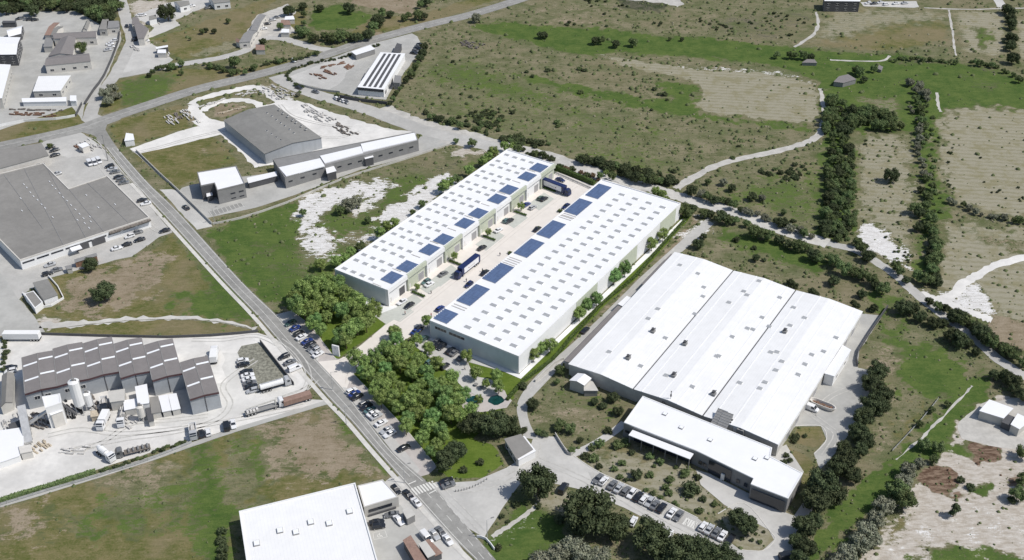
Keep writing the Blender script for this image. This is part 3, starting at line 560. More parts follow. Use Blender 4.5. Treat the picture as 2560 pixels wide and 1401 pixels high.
strip('dirt_road',PP('2345,748 2400,770 2450,790 2480,800'),4,'white_yard',.052,rag=1)
strip('dirt_road',PP('1985,118 2030,90 2045,60 2040,30'),1.8,'dirt_track',.04,rag=.5)
strip('dirt_road',PP('2372,25 2378,60 2385,110 2390,140'),1.2,'dirt_track',.04,rag=.4)
strip('dirt_road',PP('2310,20 2420,24 2500,22 2600,20'),1.6,'dirt_track',.045,rag=.4)
strip('dirt_road',PP('2505,20 2500,8 2480,-20'),6,'light_concrete',.05)
strip('dirt_road',PP('2342,232 2346,262 2352,280'),1.6,'dirt_track',.05,rag=.4)
strip('dirt_road',PP('2075,150 2110,152 2200,153 2225,140'),1.6,'dirt_track',.05,rag=.3)
strip('side_road',PP('296,-20 308,20 318,60 330,95 318,130 300,165 282,195 262,222 240,250 228,285 235,315'),lambda t:7,'asphalt_light',.055,rag=.3)
strip('side_road',PP('275,196 300,190 375,176 440,163 500,154 560,143 610,128 640,108 665,96 700,96 740,106 790,121 845,127'),6.5,'asphalt_light',.05,rag=.3)
strip('dirt_road',PP('100,815 180,812 260,804 340,798 440,796 540,802 640,822'),lambda t:4.4-2.8*t,'gravel_lane',.045,rag=1.1)
strip('dirt_road',PP('170,818 260,808 340,801 440,799 540,805 630,824'),.5,'weedy_soil',.052,rag=.25)
strip('dirt_track',PP('492,300 520,318 560,325'),6,'white_yard',.05,rag=.6)
strip('footpath',PP('1420,1140 1470,1120 1520,1090 1562,1058'),3,'light_concrete',.05)
strip('footpath',PP('1230,1342 1262,1322 1310,1290 1345,1262'),1.6,'dirt_track',.05,rag=.3)
strip('ditch_path',PP('2430,965 2400,1000 2340,1060 2300,1100 2240,1150'),.8,'dirt_track',.05,rag=.4)
strip('canal_path',PP('0,1264 120,1228 245,1190 370,1150 480,1112 600,1072 815,1007'),2.2,'grey_yard',.06,rag=.1)
# footways and kerbs along the road
def offs(L,o,w,name,m,z): return strip(name,L,w,m,z,offset=o)
RL=PP('335,457 425,555 557,700 640,787 720,880 820,993 875,1050 935,1120 1010,1205 1050,1252 1140,1352 1190,1402')
strip('footway',RL,1.6,'pale_footpath',.1,offset=-1.4)
def kerb(pts,name='kerb',m='kerb',h=.13,w=.3,rag=0):
    P=smooth_line([G(*p).xy for p in pts],4); b=MB()
    for i in range(len(P)-1):
        d=(P[i+1]-P[i]); L=d.length; d=d/max(L,1e-6); n=Vector((-d.y,d.x))*w/2
        a,c=P[i],P[i+1]
        vs=[(q.x,q.y,z) for z in (0,h) for q in (a-n,c-n,c+n,a+n)]
        b.add(vs,[(4,5,6,7),(0,1,5,4),(1,2,6,5),(2,3,7,6),(3,0,4,7)])
    return b.build(name,m)
for s_ in ('882,935 1000,1058 1092,1168','728,777 782,822 840,898 882,880 965,812','882,935 905,912 980,852','1432,1138 1500,1182 1650,1249 1745,1296','1990,1066 2052,1066 2066,1100 2035,1135','1795,1285 1860,1258 1922,1325 1937,1350 1905,1378 1850,1375','1168,905 1185,940 1230,952 1242,985','330,380 345,388 400,440 445,475','225,345 262,372 420,560'):
    tag(kerb(PP(s_)),kind='structure')
# road markings
ROADC=[( (a[0]+b[0])/2,(a[1]+b[1])/2) for a,b in zip(PP('265,370 335,457 425,555 557,700 640,787 720,880 820,993 875,1050 935,1120 1000,1195'),PP('295,372 370,457 447,532 600,700 662,760 740,845 848,965 917,1050 983,1132 1050,1190'))]
def dashed(pts,w,on,off,name='centre_line',z=.11):
    P=smooth_line([G(*p).xy for p in pts],10); b=MB(); acc=0; draw=True; k=0
    for i in range(len(P)-1):
        d=P[i+1]-P[i]; L=d.length; d/=max(L,1e-6); n=Vector((-d.y,d.x))*w/2; s0=0
        while s0<L:
            rem=(on if draw else off)-acc; e=min(L,s0+rem)
            if draw:
                a=P[i]+d*s0; c=P[i]+d*e; b.add([(q.x,q.y,0) for q in (a-n,c-n,c+n,a+n)],[(0,1,2,3)])
            acc+=e-s0; s0=e
            if acc>=(on if draw else off)-1e-6: acc=0; draw=not draw
    return tag(b.build(name,'line_paint',loc=(0,0,z)),kind='structure')
dashed(ROADC,.15,400,.1); 
def insetline(pts,o): 
    P=smooth_line([G(*p).xy for p in pts],6); b=[]
    for i,p in enumerate(P):
        d=(P[min(i+1,len(P)-1)]-P[max(i-1,0)]).normalized(); b.append(p+Vector((-d.y,d.x))*o)
    return strip('edge_line',b,.18,'line_paint',.11,world=True,n=1)
insetline(PP('265,370 335,457 425,555 557,700 640,787 720,880 820,993 875,1050 935,1120 1010,1205 1050,1252 1140,1352 1190,1402'),.5)
insetline(PP('295,372 370,457 447,532 600,700 690,787 740,845 795,905 855,970 917,1050 983,1132 1060,1202'),-.5)
dashed(PP('1066,1232 1120,1293 1165,1345 1212,1401'),.15,3,3)
dashed(PP('1085,1222 1125,1270 1172,1325 1235,1401'),.15,2,2,'edge_line')
dashed(PP('-60,378 0,366 100,345 200,322 262,300 375,262 500,222 640,188 750,158 850,126 890,112 990,84 1080,60 1178,37 1285,4'),.15,400,.1)
b=MB()
for i in range(8):
    a=G(1029+i*7.2,1222-i*2.6).xy; c=G(1043+i*7.2,1238-i*2.6).xy; d=(c-a); n=Vector((-d.y,d.x)).normalized()*.3
    b.add([(q.x,q.y,0) for q in (a-n,c-n,c+n,a+n)],[(0,1,2,3)])
tag(b.build('zebra_crossing','line_paint',loc=(0,0,.115)),kind='structure')
for a,c in (((1020,1212),(1040,1203)),((1073,1235),(1090,1226))):
    strip('stop_line',[a,((a[0]+c[0])/2,(a[1]+c[1])/2),c],.4,'line_paint',.112,n=1)
b=MB()
for i in range(18):
    a=G(1487+i*19.6,1189+i*8.7).xy; c=G(1479+i*19.6,1212+i*8.7).xy; d=(c-a); n=Vector((-d.y,d.x)).normalized()*.06
    b.add([(q.x,q.y,0) for q in (a-n,c-n,c+n,a+n)],[(0,1,2,3)])
for i in range(5):
    a=G(1718+i*6,1296+i*2.5).xy; c=G(1707+i*6,1312+i*2.5).xy; d=(c-a); n=Vector((-d.y,d.x)).normalized()*.3
    b.add([(q.x,q.y,0) for q in (a-n,c-n,c+n,a+n)],[(0,1,2,3)])
tag(b.build('parking_line','line_paint',loc=(0,0,.08)),kind='structure')
b=MB()   # painted bay with wheelchair sign
def pl(pts,w=.12):
    for a,c in zip(pts,pts[1:]):
        a=G(*a).xy; c=G(*c).xy; d=(c-a); n=Vector((-d.y,d.x)).normalized()*w/2; b.add([(q.x,q.y,0) for q in (a-n,c-n,c+n,a+n)],[(0,1,2,3)])
pl([(932,1333),(962,1326),(968,1343),(935,1350),(932,1333)]); pl([(948,1333),(949,1339),(954,1340),(956,1343)],.25); pl([(946,1337),(943,1341),(947,1344),(952,1342)],.2)
pl([(929,1312),(957,1308)]);pl([(930,1323),(960,1318)])
tag(b.build('parking_line','line_paint',loc=(0,0,.075)),kind='structure')
# pond
for n_,(x,y,rx,ry) in enumerate(((1186,1001,22,11),(1240,1001,20,12))):
    sheet('pond_water',[(x+rx*math.cos(a/14*6.283)*(1+.12*math.sin(a*2.1+n_)),y+ry*math.sin(a/14*6.283)*(1+.1*math.cos(a*1.7))) for a in range(14)],'pond',.05)
sheet('pond_bank',PP('1150,980 1190,975 1235,960 1260,975 1275,1000 1265,1020 1225,1030 1170,1028 1150,1005'),'side_strip',.03,.8)
sheet('garden_path',PP('1170,978 1200,950 1235,955 1242,985 1195,992'),'light_concrete',.09,.2)
# ------------------------------------------------------------------ buildings
def rect(p0,p1,p2,z):
    O=G(*p0,z); U=(G(*p1,z)-O).xy; V=(G(*p2,z)-O).xy
    rz=math.atan2(U.y,U.x); n=Vector((-math.sin(rz),math.cos(rz))); e=Vector((math.cos(rz),math.sin(rz))); BLOCK.append([O.xy,O.xy+e*U.length,O.xy+e*U.length+n*V.dot(n),O.xy+n*V.dot(n)]); return Vector((O.x,O.y,0)),rz,U.length,V.dot(n)
def loc2(O,rz,px,py,z):
    P=G(px,py,z).xy-O.xy; return P.x*math.cos(rz)+P.y*math.sin(rz),-P.x*math.sin(rz)+P.y*math.cos(rz)
def wallbox(b,side,L,Wd,s0,s1,z0,z1,t0,t1,mi=0):
    # a box standing proud of a wall: side S y=0, N y=W, W x=0, E x=L ; t0..t1 distance outward
    if side=='S': b.box(s0,s1,-t1,-t0,z0,z1,mi)
    if side=='N': b.box(s0,s1,Wd+t0,Wd+t1,z0,z1,mi)
    if side=='W': b.box(-t1,-t0,s0,s1,z0,z1,mi)
    if side=='E': b.box(L+t0,L+t1,s0,s1,z0,z1,mi)
def opening(par,side,L,Wd,s0,s1,z0,z1,name='window',gm='glass',fm='frame_white',bars=0):
    b=MB(); f=.12
    for a in ((s0-f,s1+f,z0-f,z0),(s0-f,s1+f,z1,z1+f),(s0-f,s0,z0,z1),(s1,s1+f,z0,z1)): wallbox(b,side,L,Wd,a[0],a[1],a[2],a[3],-.02,.07)
    for k in range(bars):
        x=s0+(s1-s0)*(k+1)/(bars+1); wallbox(b,side,L,Wd,x-.04,x+.04,z0,z1,.045,.065)
    fr=b.build(name,fm,par); g=MB(); wallbox(g,side,L,Wd,s0,s1,z0,z1,-.03,.04); g.build('pane' if name=='window' else 'door_leaf',gm,fr); return fr
def parapet(L,Wd,z0,z1,t=.35,o=.03):
    b=MB(); b.box(-o,L+o,-o,t,z0,z1); b.box(-o,L+o,Wd-t,Wd+o,z0,z1); b.box(-o,t,t,Wd-t,z0,z1); b.box(L-t,L+o,t,Wd-t,z0,z1); return b
def solar(par_O,rz,x,y,sx,sy,z,label,group):
    c,s=math.cos(rz),math.sin(rz); t=thing('solar_array',label,'solar panels',(par_O.x+x*c-y*s,par_O.y+x*s+y*c,z),rz,group)
    n=max(3,int(sx/1.25)); b=MB(); fr=MB()
    for i in range(n):
        x0=-sx/2+i*sx/n
        b.add([(x0+.1,-sy/2,.25),(x0+sx/n-.12,-sy/2,.42),(x0+sx/n-.12,sy/2,.42),(x0+.1,sy/2,.25)],[(0,1,2,3)])
        fr.box(x0+.1,x0+.16,-sy/2,sy/2,0,.22); fr.box(x0+sx/n-.2,x0+sx/n-.13,-sy/2,sy/2,0,.39)
    b.build('panel','pv_blue',t); fr.build('rack','alu',t); return t
def skylight(par,x,y,sx,sy,z,m='skylight_grey',fm='frame_white',h=.22):
    b=MB(); b.box(x-sx/2,x+sx/2,y-sy/2,y+sy/2,z,z+h); o=b.build('skylight',fm,par)
    g=MB(); g.box(x-sx/2+.12,x+sx/2-.12,y-sy/2+.12,y+sy/2-.12,z+h-.02,z+h+.08); g.build('pane',m,o); return o
# new hall west (A)
hA=7.9
OA,rA,LA,WA=rect((965,724),(1385,409),(840,670),hA)
A=thing('warehouse','long white hall left of the beige courtyard with ten small blue solar arrays','warehouse',OA,rA)
b=MB(); b.box(0,LA,0,WA,0,hA-.5); b.build('wall','white_wall',A)
b=MB(); b.box(.02,LA-.02,.02,WA-.02,hA-.5,hA-.35); b.build('roof','white_membrane',A); parapet(LA,WA,hA-.52,hA).build('parapet','white_wall',A)
b=MB(); b.box(-.02,-.003,.5,WA-.3,.1,hA-.7); b.build('end_wall','shaded_white_wall',A)  # thin sheet over the near end, its shade painted into the colour
nb=10; bw=LA/nb
for i in range(nb):
    x0=i*bw; sage=i%2==1
    m_='sage_panel' if sage else 'white_wall'
    b=MB(); b.box(x0+.05,x0+.75,-.9,-.04,0,hA+.02); b.box(x0+.75,x0+bw-.05,-.9,-.04,hA-1.9,hA+.02); 
    b.build('bay_frame','white_wall' if not sage else 'sage_panel',A)
    b=MB(); wallbox(b,'S',LA,WA,x0+.8,x0+bw-.1,.1,hA-1.95,.003,.02); b.build('facade_panel',m_,A)
    opening(A,'S',LA,WA,x0+bw*.62,x0+bw*.90,.05,3.8,'door','door_grey' if i else 'dark_grey')
    opening(A,'S',LA,WA,x0+1.6,x0+bw*.93,hA-2.9,hA-2.3,'window')
    opening(A,'S',LA,WA,x0+1.4,x0+2.7,.05,2.4,'door','frame_white','sage_panel' if sage else 'concrete_wall')
    b=MB(); b.box(x0+bw*.45,x0+bw*.45+.5,3.2,6.8,hA-.36,hA-.1); b.box(x0+bw*.06,x0+bw*.06+.35,3.0,7.4,hA-.36,hA-.12); b.build('roof_upstand','cream_wall',A)
skx=[]
for k in range(20):
    for j in range(4):
        y=WA*(.36+j*.175); x=LA*(.022+k*.049)+ (1.2 if k%2 else 0)
        skylight(A,x,y,1.5,2.6,hA-.36)
for n_,(px,py) in enumerate(PP('980,694 1018,666 1074,624 1109,598 1162,558 1196,533 1243,497 1272,474 1318,441 1347,419')):
    x,y=loc2(OA,rA,px,py,hA)
    number_lab='small blue solar array, %s from the near end of the left white hall'%ordn(n_+1)
    solar(OA,rA,x,y,7.2,6.2,hA-.35,number_lab,'solar arrays on the left white hall')
# new hall east (B)
hB=8.2
OB,rB,LB,WB=rect((1297,891),(1702,508),(1080,796),hB)
B=thing('warehouse','long white hall right of the beige courtyard with sage wall panels facing the grass strip','warehouse',OB,rB)
b=MB(); b.box(0,LB,0,WB,0,hB-.5); b.build('wall','white_wall',B)
b=MB(); b.box(.02,LB-.02,.02,WB-.02,hB-.5,hB-.35); b.build('roof','white_membrane',B); parapet(LB,WB,hB-.52,hB).build('parapet','white_wall',B)
b=MB(); b.box(-.02,-.003,.3,WB-.3,.1,hB-.7); b.build('end_wall','shaded_white_wall',B)  # same painted shade on the near end of this hall
for f0,f1 in ((.31,.435),(.575,.69),(.85,.965)):
    b=MB(); wallbox(b,'S',LB,WB,LB*f0,LB*f1,.05,hB-.2,.03,.08); b.build('facade_panel','sage_panel',B)
for a,c in (((1088,815),(1114,828)),((1123,829),(1158,848))):
    x0,y0=loc2(OB,rB,a[0],a[1],hB-1.7); x1,y1=loc2(OB,rB,c[0],c[1],hB-1.7)
    opening(B,'W',LB,WB,min(y0,y1),max(y0,y1),hB-2.9,hB-1.7,'window','glass','frame_white',3)
for k in range(22):
    for j in range(4):
        skylight(B,LB*(.035+k*.0433),WB*(.13+j*.17),1.5,2.9,hB-.36)
for n_,(px,py,sx) in enumerate(((1114,790,7.5),(1183,737,13.5),(1245,682,13.5),(1323,620,13.5),(1378,573,13.5),(1446,517,13.5),(1496,478,12.5))):
    x,y=loc2(OB,rB,px,py,hB)
    solar(OB,rB,x,y,sx,6.6,hB-.35,'%s blue solar array, %s from the near end of the right white hall'%('short' if n_==0 else 'long',ordn(n_+1)),'solar arrays on the right white hall')
for px,py in PP('1146,766 1272,656 1284,648 1412,543 1420,538 1528,452'):
    x,y=loc2(OB,rB,px,py,hB); b=MB(); b.box(x-.9,x-.5,y-3.6,y+2.6,hB-.36,hB-.12); b.box(x+.6,x+1.0,y-3.6,y+2.6,hB-.36,hB-.12); b.build('roof_upstand','cream_wall',B)
# big white three bay hall (C)
hC=5.4
OC,rC,LC,WC=rect((1945,1111),(2155,780),(1434,899),hC)
C=thing('warehouse','very large white hall with three shallow roof bays and dark valley gutters','warehouse',OC,rC)
g1,g2=[loc2(OC,rC,px,py,hC)[1] for px,py in ((1763,1032),(1594,960))]
print('C',LC,WC,g1,g2,'A',LA,WA,'B',LB,WB)
edg=[0,g1,g2,WC]; rise=.95
b=MB(); 
prof=[(0,0)]
for i in range(3): prof+=[(edg[i],hC),((edg[i]+edg[i+1])/2,hC+rise)]
prof+=[(WC,hC),(WC,0)]
n=len(prof); b.add([(0,y,z) for y,z in prof]+[(LC,y,z) for y,z in prof],[tuple(range(n)),tuple(range(2*n-1,n-1,-1)),(0,n,n+1,1),(n-2,n-1,2*n-1,2*n-2)]); b.build('wall','concrete_wall',C)
for i in range(3):
    y0,y1=edg[i],edg[i+1]; ym=(y0+y1)/2; e=.25
    b=MB(); b.add([(x,y,z) for x in (-.3,LC+.3) for y,z in ((y0+e-.5*(i==0),hC+.12),(ym,hC+rise+.12),(y1-e+.5*(i==2),hC+.12),(y1-e+.5*(i==2),hC-.12),(ym,hC+rise-.12),(y0+e-.5*(i==0),hC-.12))],[(0,1,7,6),(1,2,8,7),(2,3,9,8),(3,4,10,9),(4,5,11,10),(5,0,6,11),(0,5,4,1),(1,4,3,2),(6,7,10,11),(7,8,9,10)])
    b.build('roof','white_roof',C)
    for q in range(1,8):
        y=y0+(y1-y0)*q/8; z=hC+.12+rise*(1-abs(y-ym)/((y1-y0)/2)); bb=MB(); bb.box(-.3,LC+.3,y-.18,y+.18,z-.1,z+.07); 
        if q in (1,3,5,7): bb.build('roof_joint_cover','white_membrane',C)
for i in (1,2):
    b=MB(); b.box(-.2,LC+.2,edg[i]-.28,edg[i]+.28,hC-.3,hC-.12); b.build('valley_gutter','dark_grey',C)
def zC(y):
    for i in range(3):
        if edg[i]<=y<=edg[i+1]: ym=(edg[i]+edg[i+1])/2; return hC+.12+rise*(1-abs(y-ym)/((edg[i+1]-edg[i])/2))
    return hC
CSK='1745,683 1788,662 1898,702 1645,772 1758,737 1621,796 1664,841 1738,780 1823,754 1868,737 1860,727 1797,888 1760,715 1602,911 1950,740 1924,811 1869,818 1831,840 1792,889 1985,765 1976,811 2060,875 2091,840 2030,884 2013,908 1996,934 1883,820 1906,790 1913,955 1900,970 1943,878 1928,878 1731,965 1666,936 1700,660 2012,793 1523,878 1850,953 1940,925 1955,903'
for px,py in PP(CSK):
    x,y=loc2(OC,rC,px,py,hC+1.2)
    if 2<x<LC-2 and 2<y<WC-2: skylight(C,x,y,1.6,1.9,zC(y)-.05,'skylight_grey')
for n_,(px,py) in enumerate(PP('1632,828 1712,858 1570,895 1684,939 1784,982 1962,828 2082,650')):
    if n_==6: break
    x,y=loc2(OC,rC,px,py,hC+1.2); c_,s_=math.cos(rC),math.sin(rC)
    t_=thing('roof_fan','dark extractor unit on the very large white roof, %s'%('left of its first gutter, farthest','beside the first gutter','left edge nearest the front','middle bay near the front','front corner beside second gutter','right bay')[n_],'roof fan',(OC.x+x*c_-y*s_,OC.y+x*s_+y*c_,zC(y)),rC,'extractor units on the large roof')
    b=MB(); b.box(-.8,.8,-.8,.8,0,.9); b.build('housing','mid_grey',t_); b=MB(); b.cyl((0,0,.9),(0,0,1.8),.45,.55,10); b.box(.8,2.4,-.15,.15,.2,.45); b.build('duct','dark_grey',t_)
for f,w_ in ((.075,1.6),(.145,1.4)): opening(C,'W',LC,WC,WC*f,WC*f+w_,2.2,3.6,'window','glass','mid_grey')
b=MB()   # faded dark lettering on the front wall, beginning with a P
x,y=loc2(OC,rC,1657,997,hC); y-=.2
def ws(y0,y1,z0,z1): wallbox(b,'W',LC,WC,y0,y1,z0,z1,.02,.05)
ws(y-.2,y,3.2,4.9); ws(y-.9,y-.2,4.7,4.9); ws(y-.9,y-.7,4.1,4.7); ws(y-.9,y-.2,3.9,4.1); ws(y-1.45,y-1.25,3.2,4.3); ws(y-1.45,y-1.25,4.5,4.7)
b.build('lettering','dark_grey',C)
b=MB(); yy=y-1.9
for k in range(6): ws(yy-.6,yy-.48,3.3,4.2); ws(yy-.15,yy-.03,3.3,4.2); ws(yy-.48,yy-.15,(3.3,3.7,4.05)[k%3],(3.45,3.85,4.2)[k%3]); yy-=.85
b.build('lettering','mid_grey',C)
b=MB(); wallbox(b,'S',LC,WC,.2,LC-.2,3.6,5.0,.02,.06); b.build('facade_band','white_wall',C)
for f in (.1,.2,.3,.4,.58,.68,.78,.88): opening(C,'S',LC,WC,LC*f,LC*f+3.2,.05,3.2,'door','door_grey','white_wall')
# generic polygonal building
def poly(name,label,cat,corners,h,roof='grey_roof_flat',wall='concrete_wall',gable=0,rise=1.2,over=.2,par=0,hb=None,win=0,winh=(1.2,2.4),base=0,group=None,trim=None,bars=1,wedge=None):
    if hb: h=max(2.2,hgt(*hb))
    P=[G(*p,h).xy for p in corners]; ar=sum(P[i].x*P[(i+1)%len(P)].y-P[(i+1)%len(P)].x*P[i].y for i in range(len(P)))
    if ar<0: P=P[::-1]
    BLOCK.append(P); c=sum(P,Vector((0,0)))/len(P); n=len(P)
    li=max(range(n),key=lambda i:(P[(i+1)%n]-P[i]).length); e=P[(li+1)%n]-P[li]; rz=math.atan2(e.y,e.x)
    R=Matrix.Rotation(-rz,2); Q=[R@(p-c) for p in P]
    t=thing(name,label,cat,(c.x,c.y,base),rz,group); h=h-base
    b=MB(); b.prism([tuple(q) for q in Q],0,h-.02,top=not gable); w_=b.build('wall',wall,t)
    def outset(Q,o):
        out=[]
        for i in range(n):
            a=Q[i]-Q[i-1]; d=Q[(i+1)%n]-Q[i]; n1=Vector((a.y,-a.x)).normalized(); n2=Vector((d.y,-d.x)).normalized(); m=(n1+n2); m=m/max(.35,m.dot(n1)) if m.length>1e-3 else n1
            out.append(Q[i]+m*o)
        return out
    O=outset(Q,over)
    if gable and n==4:
        i0=(gable-1); o=[O[(i0+k)%4] for k in range(4)]; m1=(o[1]+o[2])/2; m0=(o[0]+o[3])/2
        b=MB(); b.add([(*o[0],h),(*o[1],h),(*m1,h+rise),(*m0,h+rise),(*o[2],h),(*o[3],h)],[(0,1,2,3),(3,2,4,5)]); b.add([(*o[0],h-.15),(*o[1],h-.15),(*m1,h+rise-.15),(*m0,h+rise-.15),(*o[2],h-.15),(*o[3],h-.15)],[(3,2,1,0),(5,4,2,3)])
        b.add([(*o[0],h),(*o[1],h),(*o[1],h-.15),(*o[0],h-.15),(*o[2],h),(*o[3],h),(*o[3],h-.15),(*o[2],h-.15)],[(0,3,2,1),(4,7,6,5)])
        b.build('roof',roof,t)
        q=[Q[(i0+k)%4] for k in range(4)]; b=MB(); mm1=(q[1]+q[2])/2; mm0=(q[0]+q[3])/2
        b.add([(*q[1],h-.03),(*q[2],h-.03),(*mm1,h+rise-.1),(*q[0],h-.03),(*q[3],h-.03),(*mm0,h+rise-.1)],[(0,1,2),(3,5,4)]); b.build('gable_wall',wall,t)
    else:
        b=MB(); b.prism([tuple(q) for q in (O if not par else Q)],h-.02,h+.16 if not par else h+.02,bottom=True); b.build('roof',roof,t)
        if par:
            I=outset(Q,-.35); b=MB(); O2=outset(Q,.04)
            for i in range(n):
                j=(i+1)%n; b.add([(*O2[i],h-.25),(*O2[j],h-.25),(*O2[j],h+par),(*O2[i],h+par),(*I[i],h),(*I[j],h),(*I[j],h+par),(*I[i],h+par)],[(0,1,2,3),(5,4,7,6),(3,2,6,7)])
            b.build('parapet',trim or wall,t)
    if win:
        for i in range(n):
            a,d=Q[i],Q[(i+1)%n]; L=(d-a).length
            if L<3.5: continue
            u=(d-a)/L; nn=Vector((u.y,-u.x)); k=max(1,int(L/win)); ang=math.atan2(u.y,u.x)
            # only sides that face the surveyor
            wn=Matrix.Rotation(rz,2)@nn; 
            if wn.y>.35: continue
            for z0 in ([winh[0]] if h<6.5 else [winh[0],winh[0]+3]):
              for j in range(k):
                s=(j+.5)*L/k; p=a+u*s; b=MB(); hw_=min(.9,L/k*.3); zz1=z0+winh[1]-winh[0]
                b.box(-hw_-.1,hw_+.1,-.05,.05,z0-.1,z0,rz=ang,c=p+nn*.02); b.box(-hw_-.1,hw_+.1,-.05,.05,zz1,zz1+.1,rz=ang,c=p+nn*.02); b.box(-.04,.04,-.05,.05,z0,zz1,rz=ang,c=p+nn*.02)
                f=b.build('window','frame_white',t); b=MB(); b.box(-hw_,hw_,-.03,.03,z0,zz1,rz=ang,c=p+nn*.01); b.build('pane','glass',f)
    return t,Q,h
# office in front of the big hall
o_,Q_,h_=poly('office_building','long low white-roofed office in front of the very large white hall','office building',PP('1607,991 1930,1120 1926,1142 2007,1184 1970,1247 1877,1211 1884,1197 1740,1127 1560,1057'),0,'white_membrane','mid_grey',hb=((1563,1092),(1560,1057)),over=.35,par=.15,trim='white_wall')
# its facade parts are set on the ground plan directly
def facade_box(par,p,q,z,out0,out1,z0,z1,name,m):
    a=G(*p,z).xy; c=G(*q,z).xy; u=(c-a).normalized(); ang=math.atan2(u.y,u.x); nn=Vector((u.y,-u.x))
    if nn.y>0: nn=-nn; 
    L=(c-a).length; b=MB(); s=1 if Vector((-math.sin(ang),math.cos(ang))).dot(nn)>0 else -1
    y0,y1=sorted((s*out0,s*out1)); b.box(0,L,y0,y1,z0,z1,rz=ang,c=a)
    vs=[]; inv=par.matrix_world.inverted() if False else (Matrix.Rotation(-par.rotation_euler[2],4,'Z')@Matrix.Translation(-Vector(par.location)))
    b.v=[tuple(inv@Vector(v)) for v in b.v]; return b.build(name,m,par)
def along(p,q,t): return (p[0]+(q[0]-p[0])*t,p[1]+(q[1]-p[1])*t)
HO=h_
f1,f2=(1560,1057),(1740,1127); f3,f4=(1745,1129),(1884,1197); f5,f6=(1877,1211),(1970,1247)
facade_box(o_,along(f1,f2,.13),along(f1,f2,.98),HO,.35,3.4,HO-1.5,HO-1.25,'canopy','white_membrane')
for i in range(6): facade_box(o_,along(f1,f2,.14+i*.165),along(f1,f2,.148+i*.165),HO,3.0,3.3,0,HO-1.5,'canopy_post','mid_grey')
facade_box(o_,along(f1,f2,.16),along(f1,f2,.96),HO,.36,.42,.4,HO-2.0,'window_band','glass')
facade_box(o_,along(f1,f2,.03),along(f1,f2,.09),HO,.36,.42,2.6,3.6,'window','glass')
facade_box(o_,along(f3,f4,.22),along(f3,f4,.62),HO,.36,.46,.2,HO-.9,'window_band','glass')
facade_box(o_,along(f3,f4,.46),along(f3,f4,.52),HO,.46,.9,0,2.6,'door','frame_white')
for q in (.04,.12,.72,.86): facade_box(o_,along(f3,f4,q),along(f3,f4,q+.06),HO,.36,.42,1.6,3.0,'window','glass')
facade_box(o_,along(f5,f6,.05),along(f5,f6,.95),HO,.36,.44,.4,HO-1.4,'window_band','glass')
for px,py in PP('1703,1070 1775,1101 1887,1148 1917,1146 1662,1036'):
    P=G(px,py,HO).xy-Vector(o_.location).xy; r_=Matrix.Rotation(-o_.rotation_euler[2],2)@P; skylight(o_,r_.x,r_.y,1.5,1.5,HO,'skylight_white','skylight_rim',.35)
# rooftop plant between hall and office
for n_,(px,py,m_) in enumerate(((1798,1051,0),(1812,1058,0))):
    P=G(px,py,5.2); t_=thing('tilted_panel','slatted grey tilted panel in the gap beside the office, %s one'%('left','right')[n_],'panel',(P.x,P.y,5.0),rC,'tilted panels between hall and office')
    b=MB(); b.add([(-3,-1.8,.3),(-3,1.8,.3),(2.6,1.8,2.9),(2.6,-1.8,2.9)],[(0,1,2,3)]); b.build('collector','mid_grey',t_); b=MB(); 
    for k in range(7): x=-3+k*.9; b.box(x,x+.1,-1.8,1.8,.38+(x+3)*.464,.46+(x+3)*.464)
    for sy in (-1.7,1.6): b.box(2.3,2.4,sy,sy+.1,0,2.7); b.box(-2.9,-2.8,sy,sy+.1,0,.4)
    b.build('frame','alu',t_)
for n_,(px,py,l) in enumerate(((1826,1066,'cream'),(1845,1073,'white'),(1853,1081,'grey'))):
    P=G(px,py,4); t_=thing('cooling_unit','%s boxy cooling unit with round fans between hall and office'%l,'cooling unit',(P.x,P.y,0),rC,'cooling units between hall and office')
    b=MB(); b.box(-1.5,1.5,-1.2,1.2,0,6.0); b.build('housing','cream_wall' if n_==0 else 'white_wall' if n_==1 else 'mid_grey',t_)
    b=MB(); b.cyl((-.7,0,6.0),(-.7,0,6.25),.5,.5,10); b.cyl((.7,0,6.0),(.7,0,6.25),.5,.5,10); b.build('fan','black',t_)
t=thing('antenna_mast','slim dark antenna mast on the front edge of the very large white roof','antenna',(G(1676,1003,hC).x,G(1676,1003,hC).y,hC-.2),0); b=MB(); b.cyl((0,0,0),(0,0,4.6),.09,.06,8); b.build('pole','mid_grey',t); b=MB(); b.box(-.25,.25,-.12,.12,2.2,3.2); b.box(-.15,.15,-.1,.1,3.6,3.9); b.box(-.2,.2,-.1,.1,4.3,4.6); b.build('antenna_panel','dark_grey',t)
